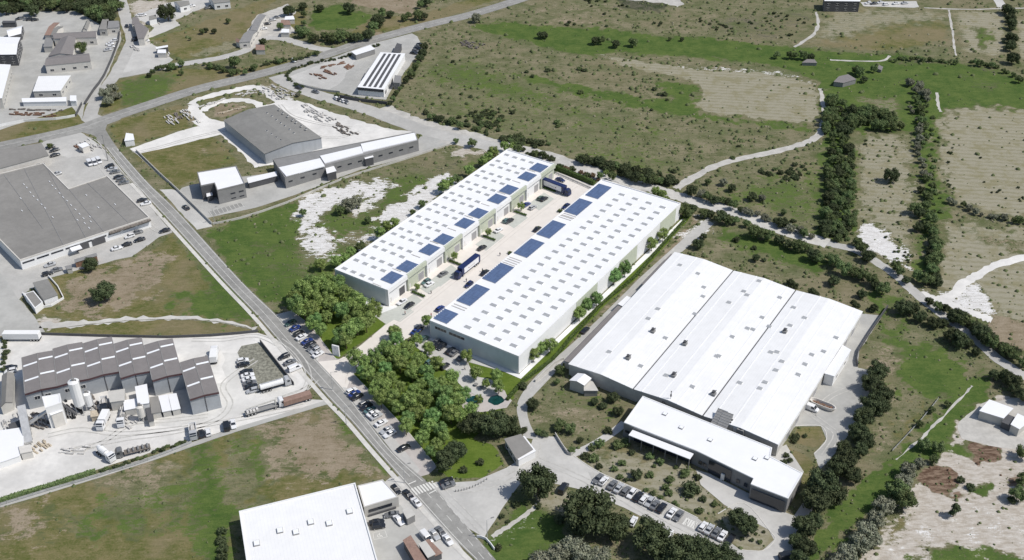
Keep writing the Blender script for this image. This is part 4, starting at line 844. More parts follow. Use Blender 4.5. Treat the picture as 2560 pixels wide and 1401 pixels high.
# wheel marks worn into yards and lanes
for s_,w_,g_ in (('120,1090 200,1075 300,1085 420,1075 520,1062 640,1040 760,1015',.45,1.9),('640,900 560,960 575,1010 540,1050 440,1080 300,1100 160,1130',.45,1.9),('700,850 740,880 770,930 760,975 700,1000 600,1040',.4,1.9),('170,1130 250,1110 330,1060 420,1052 520,1040',.4,1.8),('700,865 640,840 560,850 480,850',.4,1.8),('790,950 760,975 690,1000',.45,1.9),('1110,1215 1180,1225 1260,1200 1330,1150 1345,1110',.45,1.9),('1100,1222 1170,1290 1205,1330',.4,1.8),('1345,1150 1430,1185 1560,1250 1700,1330 1850,1392',.4,1.9),('1990,1010 2060,1060 2090,1090 2060,1140',.4,1.8),('2160,960 2080,990 2030,1040',.4,1.8),('240,400 300,480 370,560 400,580',.4,1.8),('1330,975 1420,895 1500,815 1600,715 1690,625',.4,1.7),('880,320 800,310 730,290 700,262',.45,1.8),('570,325 480,345 400,368 340,382',.45,1.8),('690,355 760,340 840,345 900,330',.4,1.8),('960,840 1010,800 1100,730 1200,650 1330,545 1440,465',.35,1.8),('870,960 880,930 930,880 980,830',.35,1.8)):
    for o__ in (-g_/2,g_/2): strip('wheel_marks',PP(s_),w_,'wheel_mark' if 'x' not in s_ and not s_.startswith(('960','870')) else 'paving_wear',.093,rag=.06,offset=o__)
# side canopies of the big hall
poly('loading_canopy','long narrow mauve lean-to roof along the left side of the large white hall','canopy',PP('1412,903 1427,908 1558,769 1547,764'),3.2,'mauve_roof','concrete_wall')
poly('shed','small white flat shed beside the mauve lean-to roof','shed',PP('1546,761 1558,767 1580,747 1567,742'),3.6,'white_membrane','white_wall')
poly('loading_canopy','short mauve lean-to roof near the far left corner of the large hall','canopy',PP('1606,711 1618,716 1688,641 1678,636'),3.2,'mauve_roof','concrete_wall')
poly('loading_dock','white dock house on the right side of the very large hall','loading dock',PP('2107,865 2126,876 2085,941 2062,934'),4.6,'white_membrane','white_wall',win=6)
poly('shed','small grey-roofed shed on the weedy plot beside the access road','shed',PP('1425,951 1445,934 1477,946 1460,963'),4.2,'white_membrane','concrete_wall',gable=1,rise=.8)
poly('shed','low triangular annex joined to the small shed on the weedy plot','shed',PP('1461,966 1478,950 1494,977 1461,977'),2.6,'concrete_wall','mid_grey')
poly('gatehouse','small gatehouse with grey flat roof and white rim beside the entrance','gatehouse',PP('1263,1099 1302,1088 1330,1124 1292,1146'),3.4,'grey_roof_flat','concrete_wall',over=.3,win=2.5,winh=(1,2.2))
poly('gate_canopy','white flat canopy beside the gatehouse','canopy',PP('1305,1091 1311,1093 1338,1128 1297,1150 1294,1147 1331,1127'),3.0,'white_membrane','white_wall')
# zinc roofed concrete works (D)
hD=hgt((557,1016),(546,976))
def gblock(par,O,rz,x0,x1,y0,y1,ng,h,rise,first):
    pw=(x1-x0)/ng
    for i in range(ng):
        a=x0+i*pw; m=a+pw/2; e=a+pw
        b=MB(); b.add([(a,y0,0),(a,y0,h),(m,y0,h+rise),(e,y0,h),(e,y0,0),(a,y1,0),(a,y1,h),(m,y1,h+rise),(e,y1,h),(e,y1,0)],[(0,1,2,3,4),(9,8,7,6,5),(0,5,6,1),(4,3,8,9)])
        b.build('wall','steel_wall',par)
        b=MB(); b.add([(a,y0-.4,h+.1),(m,y0-.4,h+rise+.1),(m,y1+.3,h+rise+.1),(a,y1+.3,h+.1),(e,y0-.4,h+.1),(e,y1+.3,h+.1)],[(0,1,2,3),(1,4,5,2)]); b.build('roof','mauve_roof',par)
        b=MB(); b.add([(a,y0-.42,h-.7),(a,y0-.42,h+.12),(m,y0-.42,h+rise+.12),(m,y0-.42,h+rise-.7),(e,y0-.42,h+.12),(e,y0-.42,h-.7)],[(0,3,2,1),(3,5,4,2)]); b.build('fascia','maroon_trim',par)
        b=MB(); b.box(a-.12,a+.12,y0,y1,h+.02,h+.22); b.box(m-.1,m+.1,y0,y1,h+rise+.05,h+rise+.2); b.build('gutter','mid_grey',par)
        for fy,q in ((.30,0),(.72,0),(.38,1),(.80,1)):
            xa,xb=(a,m) if q==0 else (m,e); za,zb=(h,h+rise) if q==0 else (h+rise,h)
            yy=y0+(y1-y0)*fy; b=MB(); s=.10; xa2=xa+(xb-xa)*.06; xb2=xa+(xb-xa)*.94; za2=za+(zb-za)*.06; zb2=za+(zb-za)*.94
            b.add([(xa2,yy,za2+.16),(xb2,yy+.3,zb2+.16),(xb2,yy+1.25,zb2+.16),(xa2,yy+.95,za2+.16)],[(0,1,2,3)]); b.build('rooflight','skylight_white',par)
        b=MB(); b.box(m-.15,m+.15,y0-.12,y0-.02,0,h); b.build('pier','dark_grey',par)
OD,rD,LD,WD=rect((62,984),(297,928),(62,894),hD)
D=thing('factory_building','concrete works with stepped mauve corrugated gable roofs and steel walls','factory',OD,rD)
def LX(px,py): return loc2(OD,rD,px,py,hD)
x1,_=LX(297,928); a2=LX(300,943); b2=LX(374,926); c2=LX(368,842); a3=LX(380,949); b3=LX(455,931); c3=LX(440,846); a4=LX(470,1002); b4=LX(546,976); c4=LX(525,890)
c1=LX(287,842)
gblock(D,OD,rD,0,x1*.34,0,WD,1,hD,.4,0)
yb=[WD,(WD+c1[1])/2,c1[1]]
gblock(D,OD,rD,x1*.34,x1*.67,0,yb[1]+1,1,hD,.4,0); gblock(D,OD,rD,x1*.67,x1,0,c1[1],1,hD,.4,0)
gblock(D,OD,rD,x1+.1,b2[0],a2[1]*.5+b2[1]*.5-.3,c2[1],1,hD,.4,0)
gblock(D,OD,rD,b2[0]+.1,b3[0],(a3[1]+b3[1])/2-.3,c3[1],1,hD,.4,0)
gblock(D,OD,rD,b3[0]+.1,b4[0],(a4[1]+b4[1])/2,c4[1],1,hD,.4,0)
print('D',hD,LD,WD,x1,a2,b2,c2,a4,b4,c4)
for s0 in (2.5,6,12.5,15,17.5): opening(D,'S',LD,WD,s0,s0+1.8,3.6,5,'window','glass','frame_white',1)
# machinery of the concrete works
def at_(px,py,z=0): p=G(px,py,z); return (p.x,p.y,z)
def silo(px,py,h,r,label,tilt=0,cat='silo',m='white_wall'):
    t=thing('silo',label,cat,at_(px,py)); b=MB()
    for k in range(4):
        a=k*math.pi/2+.7; b.cyl((math.cos(a)*r*.9,math.sin(a)*r*.9,0),(math.cos(a)*r*.9,math.sin(a)*r*.9,h*.3),.15,.15,6)
    b.build('support_leg','alu',t)
    b=MB(); b.cyl((0,0,h*.15),(0,0,h*.3),.4,r,14); b.cyl((0,0,h*.3),(0,0,h),r,r,14); b.cyl((0,0,h),(0,0,h+.5),r,r*.3,14); b.build('tank',m,t,smooth=False)
    b=MB(); b.box(-.4,.4,-.4,.4,h+.3,h+1.3); b.box(r*.3,r*.3+.5,-.2,.2,h+.3,h+.9); b.build('filter','mid_grey',t)
    b=MB(); b.box(r-.02,r+.12,-.25,-.18,h*.1,h+.5); b.box(r-.02,r+.12,.18,.25,h*.1,h+.5)
    for k in range(12): b.box(r,r+.08,-.2,.2,h*.12+k*h*.075,h*.12+k*h*.075+.06)
    b.build('ladder','alu',t); return t
silo(206,1033,14,1.9,'tall white cement silo in front of the concrete works')
silo(226,1023,7,1.5,'short white silo right of the tall cement silo')
silo(357,1050,6,1.3,'low white cylindrical tank in the yard right of the parked lorries',m='cream_wall')
poly('mixer_house','white boxy mixing house left of the tall cement silo','mixing house',PP('105,993 113,1021 153,1008 150,985'),9,'white_membrane','white_wall',par=.2)
poly('mixer_house','lower cream box joined under the white mixing house','mixing house',PP('118,1010 128,1038 155,1028 150,1003'),6,'white_membrane','cream_wall')
def conveyor(a,c,za,zc,w,label,m='alu'):
    A_=G(*a,za); C_=G(*c,zc); d=(C_-A_); L=d.xy.length; rz=math.atan2(d.y,d.x)
    t=thing('conveyor',label,'conveyor',(A_.x,A_.y,0),rz); b=MB(); b.add([(x,y,z+dz) for x,z in ((0,za),(L,zc)) for dz in (0,.8) for y in (-w/2,w/2)],[(0,1,5,4),(2,6,7,3),(0,4,6,2),(1,3,7,5),(0,2,3,1),(4,5,7,6)]); b.build('belt_housing',m,t)
    b=MB()
    for k in range(1,5):
        x=L*k/5; z=za+(zc-za)*k/5
        if z>1: b.box(x-.1,x+.1,-w/2,-w/2+.15,0,z); b.box(x-.1,x+.1,w/2-.15,w/2,0,z); b.box(x-.06,x+.06,-w/2,w/2,z*.5,z*.5+.12)
    b.build('support','mid_grey',t)
conveyor((72,1110),(54,1018),1,6,2.6,'long grey covered conveyor at the left of the concrete works yard')
conveyor((75,1060),(118,1030),1.5,5,1.2,'thin conveyor rising towards the white mixing house')
conveyor((192,1038),(150,1008),1,7,1.0,'dark inclined conveyor between mixing house and tall silo','dark_grey')
conveyor((132,1050),(118,1012),1,6,.8,'short steep conveyor in front of the white mixing house')
for n_,(c_,h,rf,wl,lb) in enumerate((('271,980 311,974 310,1001 276,1006',4,'concrete_wall','concrete_wall','grey flat-topped bunker against the concrete works wall'),('339,968 366,962 372,1008 346,1012',4.5,'white_membrane','white_wall','tall white container block in front of the second gable'),('310,1003 340,998 342,1020 312,1026',3,'white_membrane','concrete_wall','low white platform beside the container block'),('375,995 394,992 402,1030 380,1034',2.6,'grey_roof_flat','concrete_wall','greenish-grey open bay, left of three material bays'),('398,992 418,988 427,1026 407,1030',2.6,'white_membrane','concrete_wall','white material bay, middle of three'),('422,988 440,985 450,1022 431,1026',2.6,'white_membrane','concrete_wall','white material bay, right of three'),('227,1030 240,1027 246,1040 228,1043',2.2,'timber','timber','small tan hopper at the foot of the silos'),('366,1022 378,1020 384,1052 372,1055',2.4,'dark_grey','concrete_wall','narrow dark rack beside the low cylindrical tank'),('-10,1080 56,1070 58,1110 48,1140 -10,1160',2.6,'white_membrane','white_wall','low white flat store at the left frame edge'),('48,1118 75,1113 80,1128 52,1134',3,'cream_wall','cream_wall','cream hopper under the long grey conveyor'),('22,1062 50,1052 52,1068 24,1072',2.2,'dark_grey','concrete_wall','dark open box left of the long conveyor'))):
    poly('storage_bay',lb,'storage bay',PP(c_),h,rf,wl)
poly('tent_shelter','pale grey tented shelter at the far left of the yard','shelter',PP('6,940 34,934 30,1006 2,1018'),3.5,'grey_roof_flat','concrete_wall',gable=2,rise=1.2)
# beam racks and precast piles
def pile(px,py,lx,ly,rzdeg,n,m,label,cat='material pile',name='precast_beams',h=.8,jit=.5,group=None):
    t=MB(); 
    for k in range(max(n,14)):
        a=math.radians(rzdeg)+random.uniform(-.2,.2)*jit; x=random.uniform(-lx,lx)/2; y=random.uniform(-ly,ly)/2; r=math.radians(rzdeg)
        cx=x*math.cos(r)-y*math.sin(r); cy=x*math.sin(r)+y*math.cos(r); z=random.uniform(0,h*.4); L=random.uniform(.4,1.6)
        t.box(-L,L,-.25,.25,z,z+random.uniform(.25,.6),rz=a,c=(cx,cy))
    o=t.build(name,m,loc=at_(px,py)); tag(o,label,cat,group); return o
def nrz(a,b): d=G(*b)-G(*a); return math.degrees(math.atan2(d.y,d.x))
for i,(p,q_,w,m,lb) in enumerate(((( 765,275),(828,305),8,'rubble','broken precast pieces stacked behind the grey warehouse, upper pile'),((835,312),(885,340),6,'rubble_dark','dark precast pieces stacked on the white yard, lower pile'),((760,262),(800,290),4,'rubble','loose rubble at the top edge of the white yard'),((415,292),(440,312),5,'rubble','pale debris heap on the brown strip by the field'),((458,278),(492,310),4,'rubble','line of concrete blocks beside the brown strip'),((440,282),(452,300),3,'rubble_dark','dark debris heap beside the pale heap'),((660,222),(720,245),11,'rubble','scattered stone blocks in the white yard beside the side road'),((600,240),(640,228),5,'rubble','stone blocks along the loop track'),((505,270),(560,250),3,'rubble','stones lining the upper loop track'),((550,285),(610,270),2.5,'timber','timber pieces lining the lower loop track'),((205,355),(240,375),9,'rubble','pile of white goods in the yard near the junction'),((195,365),(215,378),4,'rust','brown scrap pile in the yard near the junction'),((30,285),(140,290),5,'rust','long row of rusty scrap in the upper left yard'),((25,275),(160,278),2,'rubble_dark','dark scrap line above the rusty row'),((775,185),(815,198),4,'rust','rusty beams stacked in the triangular yard, long stack'),((810,178),(840,188),3,'rust','rusty beams in the triangular yard, middle stack'),((805,170),(860,158),2.5,'rust','thin rusty beam row at the top of the triangular yard'),((862,172),(880,165),5,'rust','rusty cube stack nearest the grey lane'),((400,130),(418,145),7,'rubble','white scrap heap beside the small shed on the lot'),((330,115),(345,128),3,'rubble','small bits of scrap on the pale lot'),((380,45),(400,60),3,'rubble','white junk between the upper houses'),((1150,108),(1200,118),9,'rubble_dark','dark debris ring on the dry scrub'),((25,1040),(50,1120),7,'rubble','white aggregate heap beside the long conveyor'),((95,1115),(110,1125),5,'timber','pile of brown broken pallets in the white yard'),((150,1125),(230,1130),5,'rubble','grey aggregate heap in the white yard'),((75,1040),(130,1060),8,'rubble_dark','clutter of pipes and grates below the mixing house'),((145,1010),(190,1042),6,'black','black machinery between mixing house and silo'),((230,990),(262,1035),5,'rubble_dark','dark frames beside the short silo'),((310,1040),(340,1060),6,'rubble','clutter of crates beside the crane lorry'))):
    rz=nrz(p,q_); L=(G(*q_)-G(*p)).length; pile((p[0]+q_[0])/2,(p[1]+q_[1])/2,L,w,rz,int(10+L*w*.22),m,lb,'material pile','material_pile')
# E grey hall and its neighbours
eD,eQ,eh=poly('warehouse','huge dark grey flat-roofed hall with white front bays at the left edge','warehouse',PP('50,652 374,545 268,441 172,473 108,409 -80,455 -80,520'),0,'grey_roof_flat','white_wall',hb=((380,567),(374,545)),over=.2,par=.35,trim='cream_wall')
def on_b(par,px,py,h): P=G(px,py,h).xy-Vector(par.location).xy; return Matrix.Rotation(-par.rotation_euler[2],2)@P
for px,py in PP('60,462 67,470 76,482 84,492 94,501 104,512 113,521 132,544 124,455 131,465 139,473 149,484 158,494 168,503 178,514 189,525 199,536 194,551 209,547 225,543 212,559 227,555 223,571 216,489 246,520 288,512 55,528 52,497'):
    v_=on_b(eD,px,py,eh); skylight(eD,v_.x,v_.y,1.7,.5,eh-.05,'skylight_white','mid_grey')
for a,c in (((10,437),(108,572)),((60,421),(160,615)),((110,408),(215,595)),((172,473),(262,582)),((218,457),(320,556))):
    A_=on_b(eD,*a,eh); C_=on_b(eD,*c,eh); d=C_-A_; b=MB(); b.box(0,d.length,-.15,.15,eh,eh+.14,rz=math.atan2(d.y,d.x),c=A_); b.build('roof_joint_cover','mid_grey',eD)
for k in range(9):
    t0=k/9; p=along((50,652),(374,545),t0+.012); q_=along((50,652),(374,545),t0+.105)
    facade_box(eD,p,q_,eh,.03,.1,eh-1.9,eh-1.2,'window_band','glass')
for t0 in (.42,.545): facade_box(eD,along((50,652),(374,545),t0),along((50,652),(374,545),t0+.10),eh,.11,.2,0,eh-1.3,'door','dark_grey')
facade_box(eD,(271,578),(374,545),eh,.1,1.5,eh-.9,eh-.3,'canopy','rubble_dark')
facade_box(eD,(170,610),(196,602),eh,.2,4,2.6,2.9,'canopy','white_membrane')
poly('warehouse','grey flat-roofed hall behind the huge grey hall at left edge','warehouse',PP('-60,385 103,359 121,389 -60,438'),5,'grey_roof_flat','cream_wall',win=9)
poly('shed','small white-roofed shed amid clutter by the road junction','shed',PP('195,363 206,370 223,364 213,357'),3,'white_membrane','cream_wall')
poly('shelter','long grey open shelter beside the field below the grey hall','shelter',PP('188,657 242,640 240,634 187,650'),2.6,'mid_grey','rust')
poly('garage','dark little shelter in the lot corner below the grey hall','shelter',PP('168,674 180,672 176,664 163,667'),2.2,'mid_grey','concrete_wall')
# F, G, H, I
fO,fQ,fh=poly('office_building','dark grey cube office with white roof and cut-out corner','office building',PP('502,466 536,459 543,477 612,460 591,416 493,432'),0,'white_membrane','dark_grey',hb=((622,495),(614,461)),over=.05,par=.3,trim='mid_grey')
for a,c in ((.45,.62),(.75,.92)):
    p=along((543,477),(612,460),a); q_=along((543,477),(612,460),c); facade_box(fO,p,q_,fh,.02,.08,fh-3.6,fh-2.9,'window','glass'); facade_box(fO,p,q_,fh,.02,.08,1.2,1.7,'window','glass')
facade_box(fO,(543,477),(612,460),fh,.0,.015,0,fh-.4,'facade_panel','mid_grey')
poly('entrance_canopy','white entrance canopy in the cut-out corner of the dark cube office','canopy',PP('518,492 531,488 529,482 517,485'),2.8,'white_membrane','dark_grey')
gO,gQ,gh=poly('warehouse','grey gabled warehouse with ribbed grey walls beside the white gravel yard','warehouse',PP('662,384 803,345 685,262 560,301'),0,'grey_roof','steel_wall',hb=((666,411),(662,384)),gable=2,rise=1.6,over=.3)
for px,py in PP('698,275 707,284 719,292 731,301 740,307 753,316 765,324 668,284 680,292 691,301 702,309 712,316 724,325 735,334 668,329 679,337 691,345 702,352 655,302 662,310'):
    z=gh+.9; v_=on_b(gO,px,py,z); skylight(gO,v_.x,v_.y,1.3,.8,z+.15,'glass')
hO,hQ,hh=poly('warehouse','long low light grey office row with pale roof and entrance blocks','office building',PP('712,445 812,415 1046,352 1036,331 682,399'),0,'mid_grey','mid_grey',hb=((715,472),(712,445)),over=.1,par=.25)
for s_ in ('716,443 812,417 800,398 697,421','812,410 908,384 902,368 800,392','908,382 1042,351 1036,334 902,362'):
    c_=PP(s_); P=[on_b(hO,*p,hh) for p in c_]; b=MB(); b.prism([tuple(p) for p in P],hh,hh+.45); b.build('raised_roof','white_membrane',hO)
for i in range(12):
    p=along((712,445),(812,415),.08+.3*i) if i<3 else along((812,415),(1046,352),.02+(i-3)*.11); q_=(p[0]+10,p[1]-2.8); facade_box(hO,p,q_,hh,.02,.08,hh-2.9,hh-2.2,'window','glass')
for i,(s_,l) in enumerate((('818,434 840,428 832,413 814,417','left'),('913,398 933,393 928,384 911,387','right'))): poly('entrance_block','small white entrance block on the long office row, %s one'%l,'entrance block',PP(s_),4.2,'white_membrane','dark_grey',group='entrance blocks of the long office row')
poly('covered_walkway','white covered walkway between the cube office and the long row','canopy',PP('622,458 692,440 690,430 618,446'),3,'white_membrane','dark_grey')
iO,iQ,ih=poly('warehouse','tall hall with black and white striped roof at the triangular yard','warehouse',PP('959,225 1012,135 952,132 894,219'),0,'white_membrane','white_wall',hb=((959,244),(959,225)),over=.2)
for k in range(4):
    def qd(u,v):  # along the roof
        a=along((894,219),(959,225),u); c=along((952,132),(1011,135),u); return on_b(iO,*along(a,c,v),ih)
    u=.16+k*.205; P=[qd(u,.04),qd(u+.11,.04),qd(u+.11,.97),qd(u,.97)]; b=MB(); b.prism([tuple(p) for p in P],ih+.16,ih+.25); b.build('roof_stripe','dark_grey',iO)
facade_box(iO,(894,219),(959,225),ih,.02,.3,ih-1.4,ih+.2,'fascia','dark_grey')
for k in range(6): 
    p=along((959,225),(1011,135),.05+k*.155); q_=along((959,225),(1011,135),.12+k*.155); facade_box(iO,p,q_,ih,.02,.1,.5,ih-2,'door','mid_grey')
poly('shed','long white container office at the top of the triangular yard','shed',PP('879,130 890,138 937,123 925,114'),3.2,'white_membrane','mid_grey')
poly('shed','dark flat-roofed cabin behind the striped hall','shed',PP('983,130 995,132 1004,112 993,109'),3.2,'dark_grey','dark_grey')
poly('shed','dark grey annex on the right side of the striped hall','shed',PP('984,207 999,208 1003,191 988,189'),4,'mid_grey','mid_grey')
poly('shed','tiny grey shed against the left side of the striped hall','shed',PP('911,190 918,188 928,172 921,172'),3,'mid_grey','dark_grey')
# plot with low bunker house
poly('house','low grey bunker house with ribbed roof beside the field and service road','house',PP('83,708 118,699 143,738 110,750'),3,'grey_roof','white_wall')
poly('house','lower flat grey wing of the bunker house','house',PP('60,735 84,728 107,756 87,772'),2.6,'grey_roof_flat','white_wall',par=.15)
# foreground hall
jO,jQ,jh=poly('warehouse','white hall with skylights cut by the bottom edge of the photo','warehouse',PP('598,1280 888,1209 943,1401 972,1500 634,1520'),0,'white_roof','concrete_wall',hb=((612,1308),(598,1278)),over=.05,par=.35,trim='white_wall')
for px,py in PP('700,1328 740,1332 777,1307 823,1310 874,1280 642,1360'):
    v_=on_b(jO,px,py,jh); skylight(jO,v_.x,v_.y,2.1,1.8,jh,'skylight_white','skylight_rim',.45)
j2,j2q,j2h=poly('office_building','white-roofed office wing joined to the hall at the bottom edge','office building',PP('894,1215 957,1200 996,1243 910,1269'),0,'white_membrane','concrete_wall',hb=((997,1268),(996,1243)),over=.1,par=.15)
facade_box(j2,along((910,1269),(996,1243),.12),along((910,1269),(996,1243),.8),j2h,.1,.18,j2h-2.6,j2h-1.5,'window_band','glass'); facade_box(j2,along((910,1269),(996,1243),.1),along((910,1269),(996,1243),.9),j2h,.1,.5,.3,.8,'window_band','dark_grey')
poly('booth','small grey boxy booth in the yard at bottom','booth',PP('1007,1277 1024,1270 1037,1287 1018,1297'),3,'concrete_wall','mid_grey')
for s_,l,h in (('1009,1352 1026,1341 1068,1405 1048,1420','mauve-topped container at the bottom edge, leftmost',3.4),('1048,1361 1063,1354 1087,1386 1070,1394','grey container between two mauve containers',4.2),('1064,1353 1072,1350 1104,1383 1086,1391','mauve-topped container at the bottom edge, rightmost',2.6)):
    poly('container',l,'container',PP(s_),h,'concrete_wall' if 'grey c' in l else 'tile_roof','dark_grey')
# top left estate
for s_,h,rf,wl,gb,lb in (
 ('-30,137 40,136 50,94 -30,92',7,'white_membrane','dark_grey',1,'large white barrel-like hall at the upper left edge'),
 ('-40,250 4,246 26,163 -40,160',6,'white_membrane','concrete_wall',0,'white hall lower on the left edge of the photo'),
 ('113,164 226,153 222,134 119,144',5,'mauve_roof','cream_wall',1,'front wing with mauve pitched roof in the upper left estate'),
 ('121,141 181,137 189,95 154,95',5,'mauve_roof','cream_wall',2,'side wing with mauve roof joining two wings'),
 ('135,97 240,93 241,78 133,84',5,'mauve_roof','cream_wall',1,'rear wing with mauve pitched roof in the upper left estate'),
 ('248,74 267,74 271,48 257,49',4,'grey_roof_flat','concrete_wall',0,'grey flat building by the tree belt, left half'),
 ('268,71 297,69 296,53 269,54',4,'mid_grey','cream_wall',0,'grey flat building by the tree belt, right half'),
 ('83,229 151,227 176,190 97,192',4,'white_roof','concrete_wall',0,'low white shed row on the ramp at upper left'),
 ('112,88 126,88 148,57 135,57',3,'tile_roof','cream_wall',1,'reddish narrow house in the upper left estate'),
 ('127,88 137,88 157,67 145,66',3,'grey_roof','cream_wall',1,'narrow grey house beside the reddish one'),
 ('206,76 217,75 225,55 216,54',3.5,'grey_roof','cream_wall',2,'narrow grey hut left of the grey flat buildings'),
 ('109,118 130,117 133,97 114,97',3.5,'mid_grey','concrete_wall',0,'grey square annex left of the mauve wings'),
 ('17,76 57,64 52,84 22,92',4,'white_membrane','dark_grey',1,'white filling canopy with dark underside at upper left'),
 ('5,58 38,57 40,53 8,53',3,'dark_grey','dark_grey',0,'thin dark shed on the upper left yard'),
 ('57,256 165,254 165,244 55,247',2.5,'white_membrane','white_wall',0,'row of white stalls along the lower yard edge'),
 ('176,253 190,253 190,240 176,240',3,'white_membrane','white_wall',0,'white square kiosk at the end of the stalls'),
 ('345,97 360,96 371,73 350,58 336,62',4.5,'mauve_roof','cream_wall',0,'mauve-roofed roadside building, near part'),
 ('330,62 349,58 345,45 332,44',4.5,'mauve_roof','cream_wall',0,'mauve-roofed roadside building, far part'),
 ('450,17 474,11 470,2 435,5',4,'grey_roof','white_wall',1,'white house with grey roof near the top edge'),
 ('535,8 575,4 560,-12 520,-8',4.5,'grey_roof','white_wall',1,'white farmhouse at the top edge left of the field'),
 ('373,50 391,46 388,38 375,41',3.5,'grey_roof','white_wall',1,'small white house beside the big dark tree'),
 ('598,106 625,104 642,78 622,76',4,'mid_grey','cream_wall',1,'grey farm shed by the lane, lower one'),
 ('626,75 643,77 665,38 650,35',4,'mid_grey','cream_wall',1,'grey farm shed by the lane, upper one'),
 ('590,104 600,108 600,99 592,97',3,'tile_roof','cream_wall',1,'small brown-walled hut at the end of the farm sheds'),
 ('640,125 662,125 660,113 641,112',3,'tile_roof','cream_wall',1,'small brown-roofed house below the lane'),
 ('702,62 726,62 722,52 706,50',3,'tile_roof','cream_wall',1,'small house with brick roof beside the poplars'),
 ('712,50 736,49 733,41 714,42',3,'white_membrane','cream_wall',0,'small white flat house beside the poplars'),
 ('702,82 722,82 722,74 706,73',3,'white_membrane','concrete_wall',0,'white hut at the farm lane corner'),
 ('391,123 419,118 419,114 390,119',3,'white_membrane','dark_grey',0,'thin white lean-to on the pale lot'),
 ('394,133 415,133 414,125 395,125',3,'white_membrane','cream_wall',0,'small white shed on the pale lot'),
 ('312,353 335,350 332,336 316,334',3.2,'white_membrane','white_wall',0,'small white cabin on the brown field corner'),
 ('2085,205 2108,208 2140,199 2120,187 2098,192',2.6,'mauve_roof','mid_grey',0,'ruined mauve farm building in the green meadow'),
 ('2006,157 2042,158 2036,150 2018,149',1.8,'mauve_roof','mid_grey',0,'low ruined hut by the meadow trees'),
 ('2193,172 2203,176 2207,168 2198,164',1.6,'mauve_roof','mid_grey',0,'tiny ruined hut on the meadow path'),
 ('2062,3 2150,4 2152,-12 2060,-12',7,'white_membrane','dark_grey',0,'long white hall cut by the top edge'),
 ('2450,1028 2508,1046 2531,1022 2474,1001',3.4,'white_membrane','concrete_wall',0,'square white farm roof at the right edge, larger'),
 ('2528,1062 2548,1073 2575,1050 2545,1036',3.4,'white_membrane','concrete_wall',0,'white farm roof cut by the right edge'),
 ('2505,1056 2530,1066 2545,1048 2520,1038',2.6,'dark_grey','dark_grey',0,'dark slatted lean-to between two white farm roofs'),
 ('2510,1058 2540,1068 2556,1060 2530,1052',2.4,'white_membrane','white_wall',0,'small white roof below the dark lean-to')):
    poly('house' if 'house' in lb else 'shed',lb,'house' if 'house' in lb else 'building',PP(s_),h,rf,wl,gable=gb,rise=1.3,win=5 if h>=4 else 0)
sheet('yard_pavement',PP('2150,6 2290,3 2298,18 2285,20 2160,16'),'light_concrete',.03,.4)
sheet('yard_pavement',PP('1560,0 1600,-20 1710,-20 1705,12 1690,18 1660,8'),'dirt_track',.02,2)
sheet('yard_pavement',PP('2395,1060 2450,1010 2480,1000 2600,1000 2600,1130 2500,1120 2400,1095'),'dirt_track',.025,1.5)
# walls and fences
def wall(pts,label,m='concrete_wall',h=1.6,w=.25,cat='wall',name='boundary_wall',posts=None):
    P=smooth_line([G(*p).xy for p in pts],2); b=MB(); c=P[0]; pb=MB(); acc=0
    for i in range(len(P)-1):
        d=P[i+1]-P[i]; L=d.length; ang=math.atan2(d.y,d.x); b.box(0,L,-w/2,w/2,0 if not posts else .25,h,rz=ang,c=P[i]-c)
        if posts:
            k=max(1,int(L/3)); 
            for j in range(k): q_=P[i]+d*(j/k)-c; pb.box(-.08,.08,-.08,.08,0,h+.1,rz=ang,c=q_)
    if posts:
        t=thing(name,label,cat,(c.x,c.y,.02)); b.build('rail_panel',m,t); pb.build('post','alu',t); return t
    o=b.build(name,m,loc=(c.x,c.y,.02)); return tag(o,label,cat)
for s_,lb,m,h in (('341,379 400,437 450,483 530,562','low pale wall beside the road in front of the cube office','concrete_wall',1.3),('532,562 600,548 720,508 860,448 1000,404 1125,363','thin pale wall between vacant plot and office lane','concrete_wall',1.0),
 ('58,735 88,774 160,748 122,693','white rim wall around the bunker house','white_wall',1.0),('651,857 735,964','dark fence beside the small car park opposite','dark_grey',1.5),('1338,956 1385,912 1410,900','pale wall at the near corner of the access road','concrete_wall',1.2),
 ('2143,918 2146,880 2205,790 2218,772','dark retaining fence right of the large white hall','dark_grey',1.8),('213,262 235,228 262,190 297,105 300,60','dark wall between estate yard and the verge','dark_grey',1.8),('190,292 205,262','short dark wall at the estate gate','dark_grey',1.6),
 ('-20,322 60,305 140,300 188,292','white wall along the lower edge of the estate yard','white_wall',1.3),('850,245 890,253 968,262','dark wall in front of the striped hall','dark_grey',1.8),('735,210 790,225 850,233','low wall around the triangular yard','concrete_wall',1.2),
 ('1388,1088 1418,1135 1432,1138','low wall right of the gatehouse yard','concrete_wall',1.2),('1192,1344 1215,1350 1236,1376','white low wall beside the road at the bottom','white_wall',1.0),('100,838 420,846 600,836 645,830','dark low wall behind the concrete works yard','dark_grey',1.2)):
    wall(PP(s_),lb,m,h)
for s_,lb,m,h in (('-10,1268 120,1228 245,1192 370,1152 480,1108','thin railing behind the hedge of the concrete works','alu',1.1),('2345,1000 2300,1055 2230,1130','wire fence along the ditch','alu',1.0),('1384,433 1482,476','green mesh fence behind the far hedge of the courtyard','alu',1.2)):
    wall(PP(s_),lb,m,h,.04,'fence','fence',True)
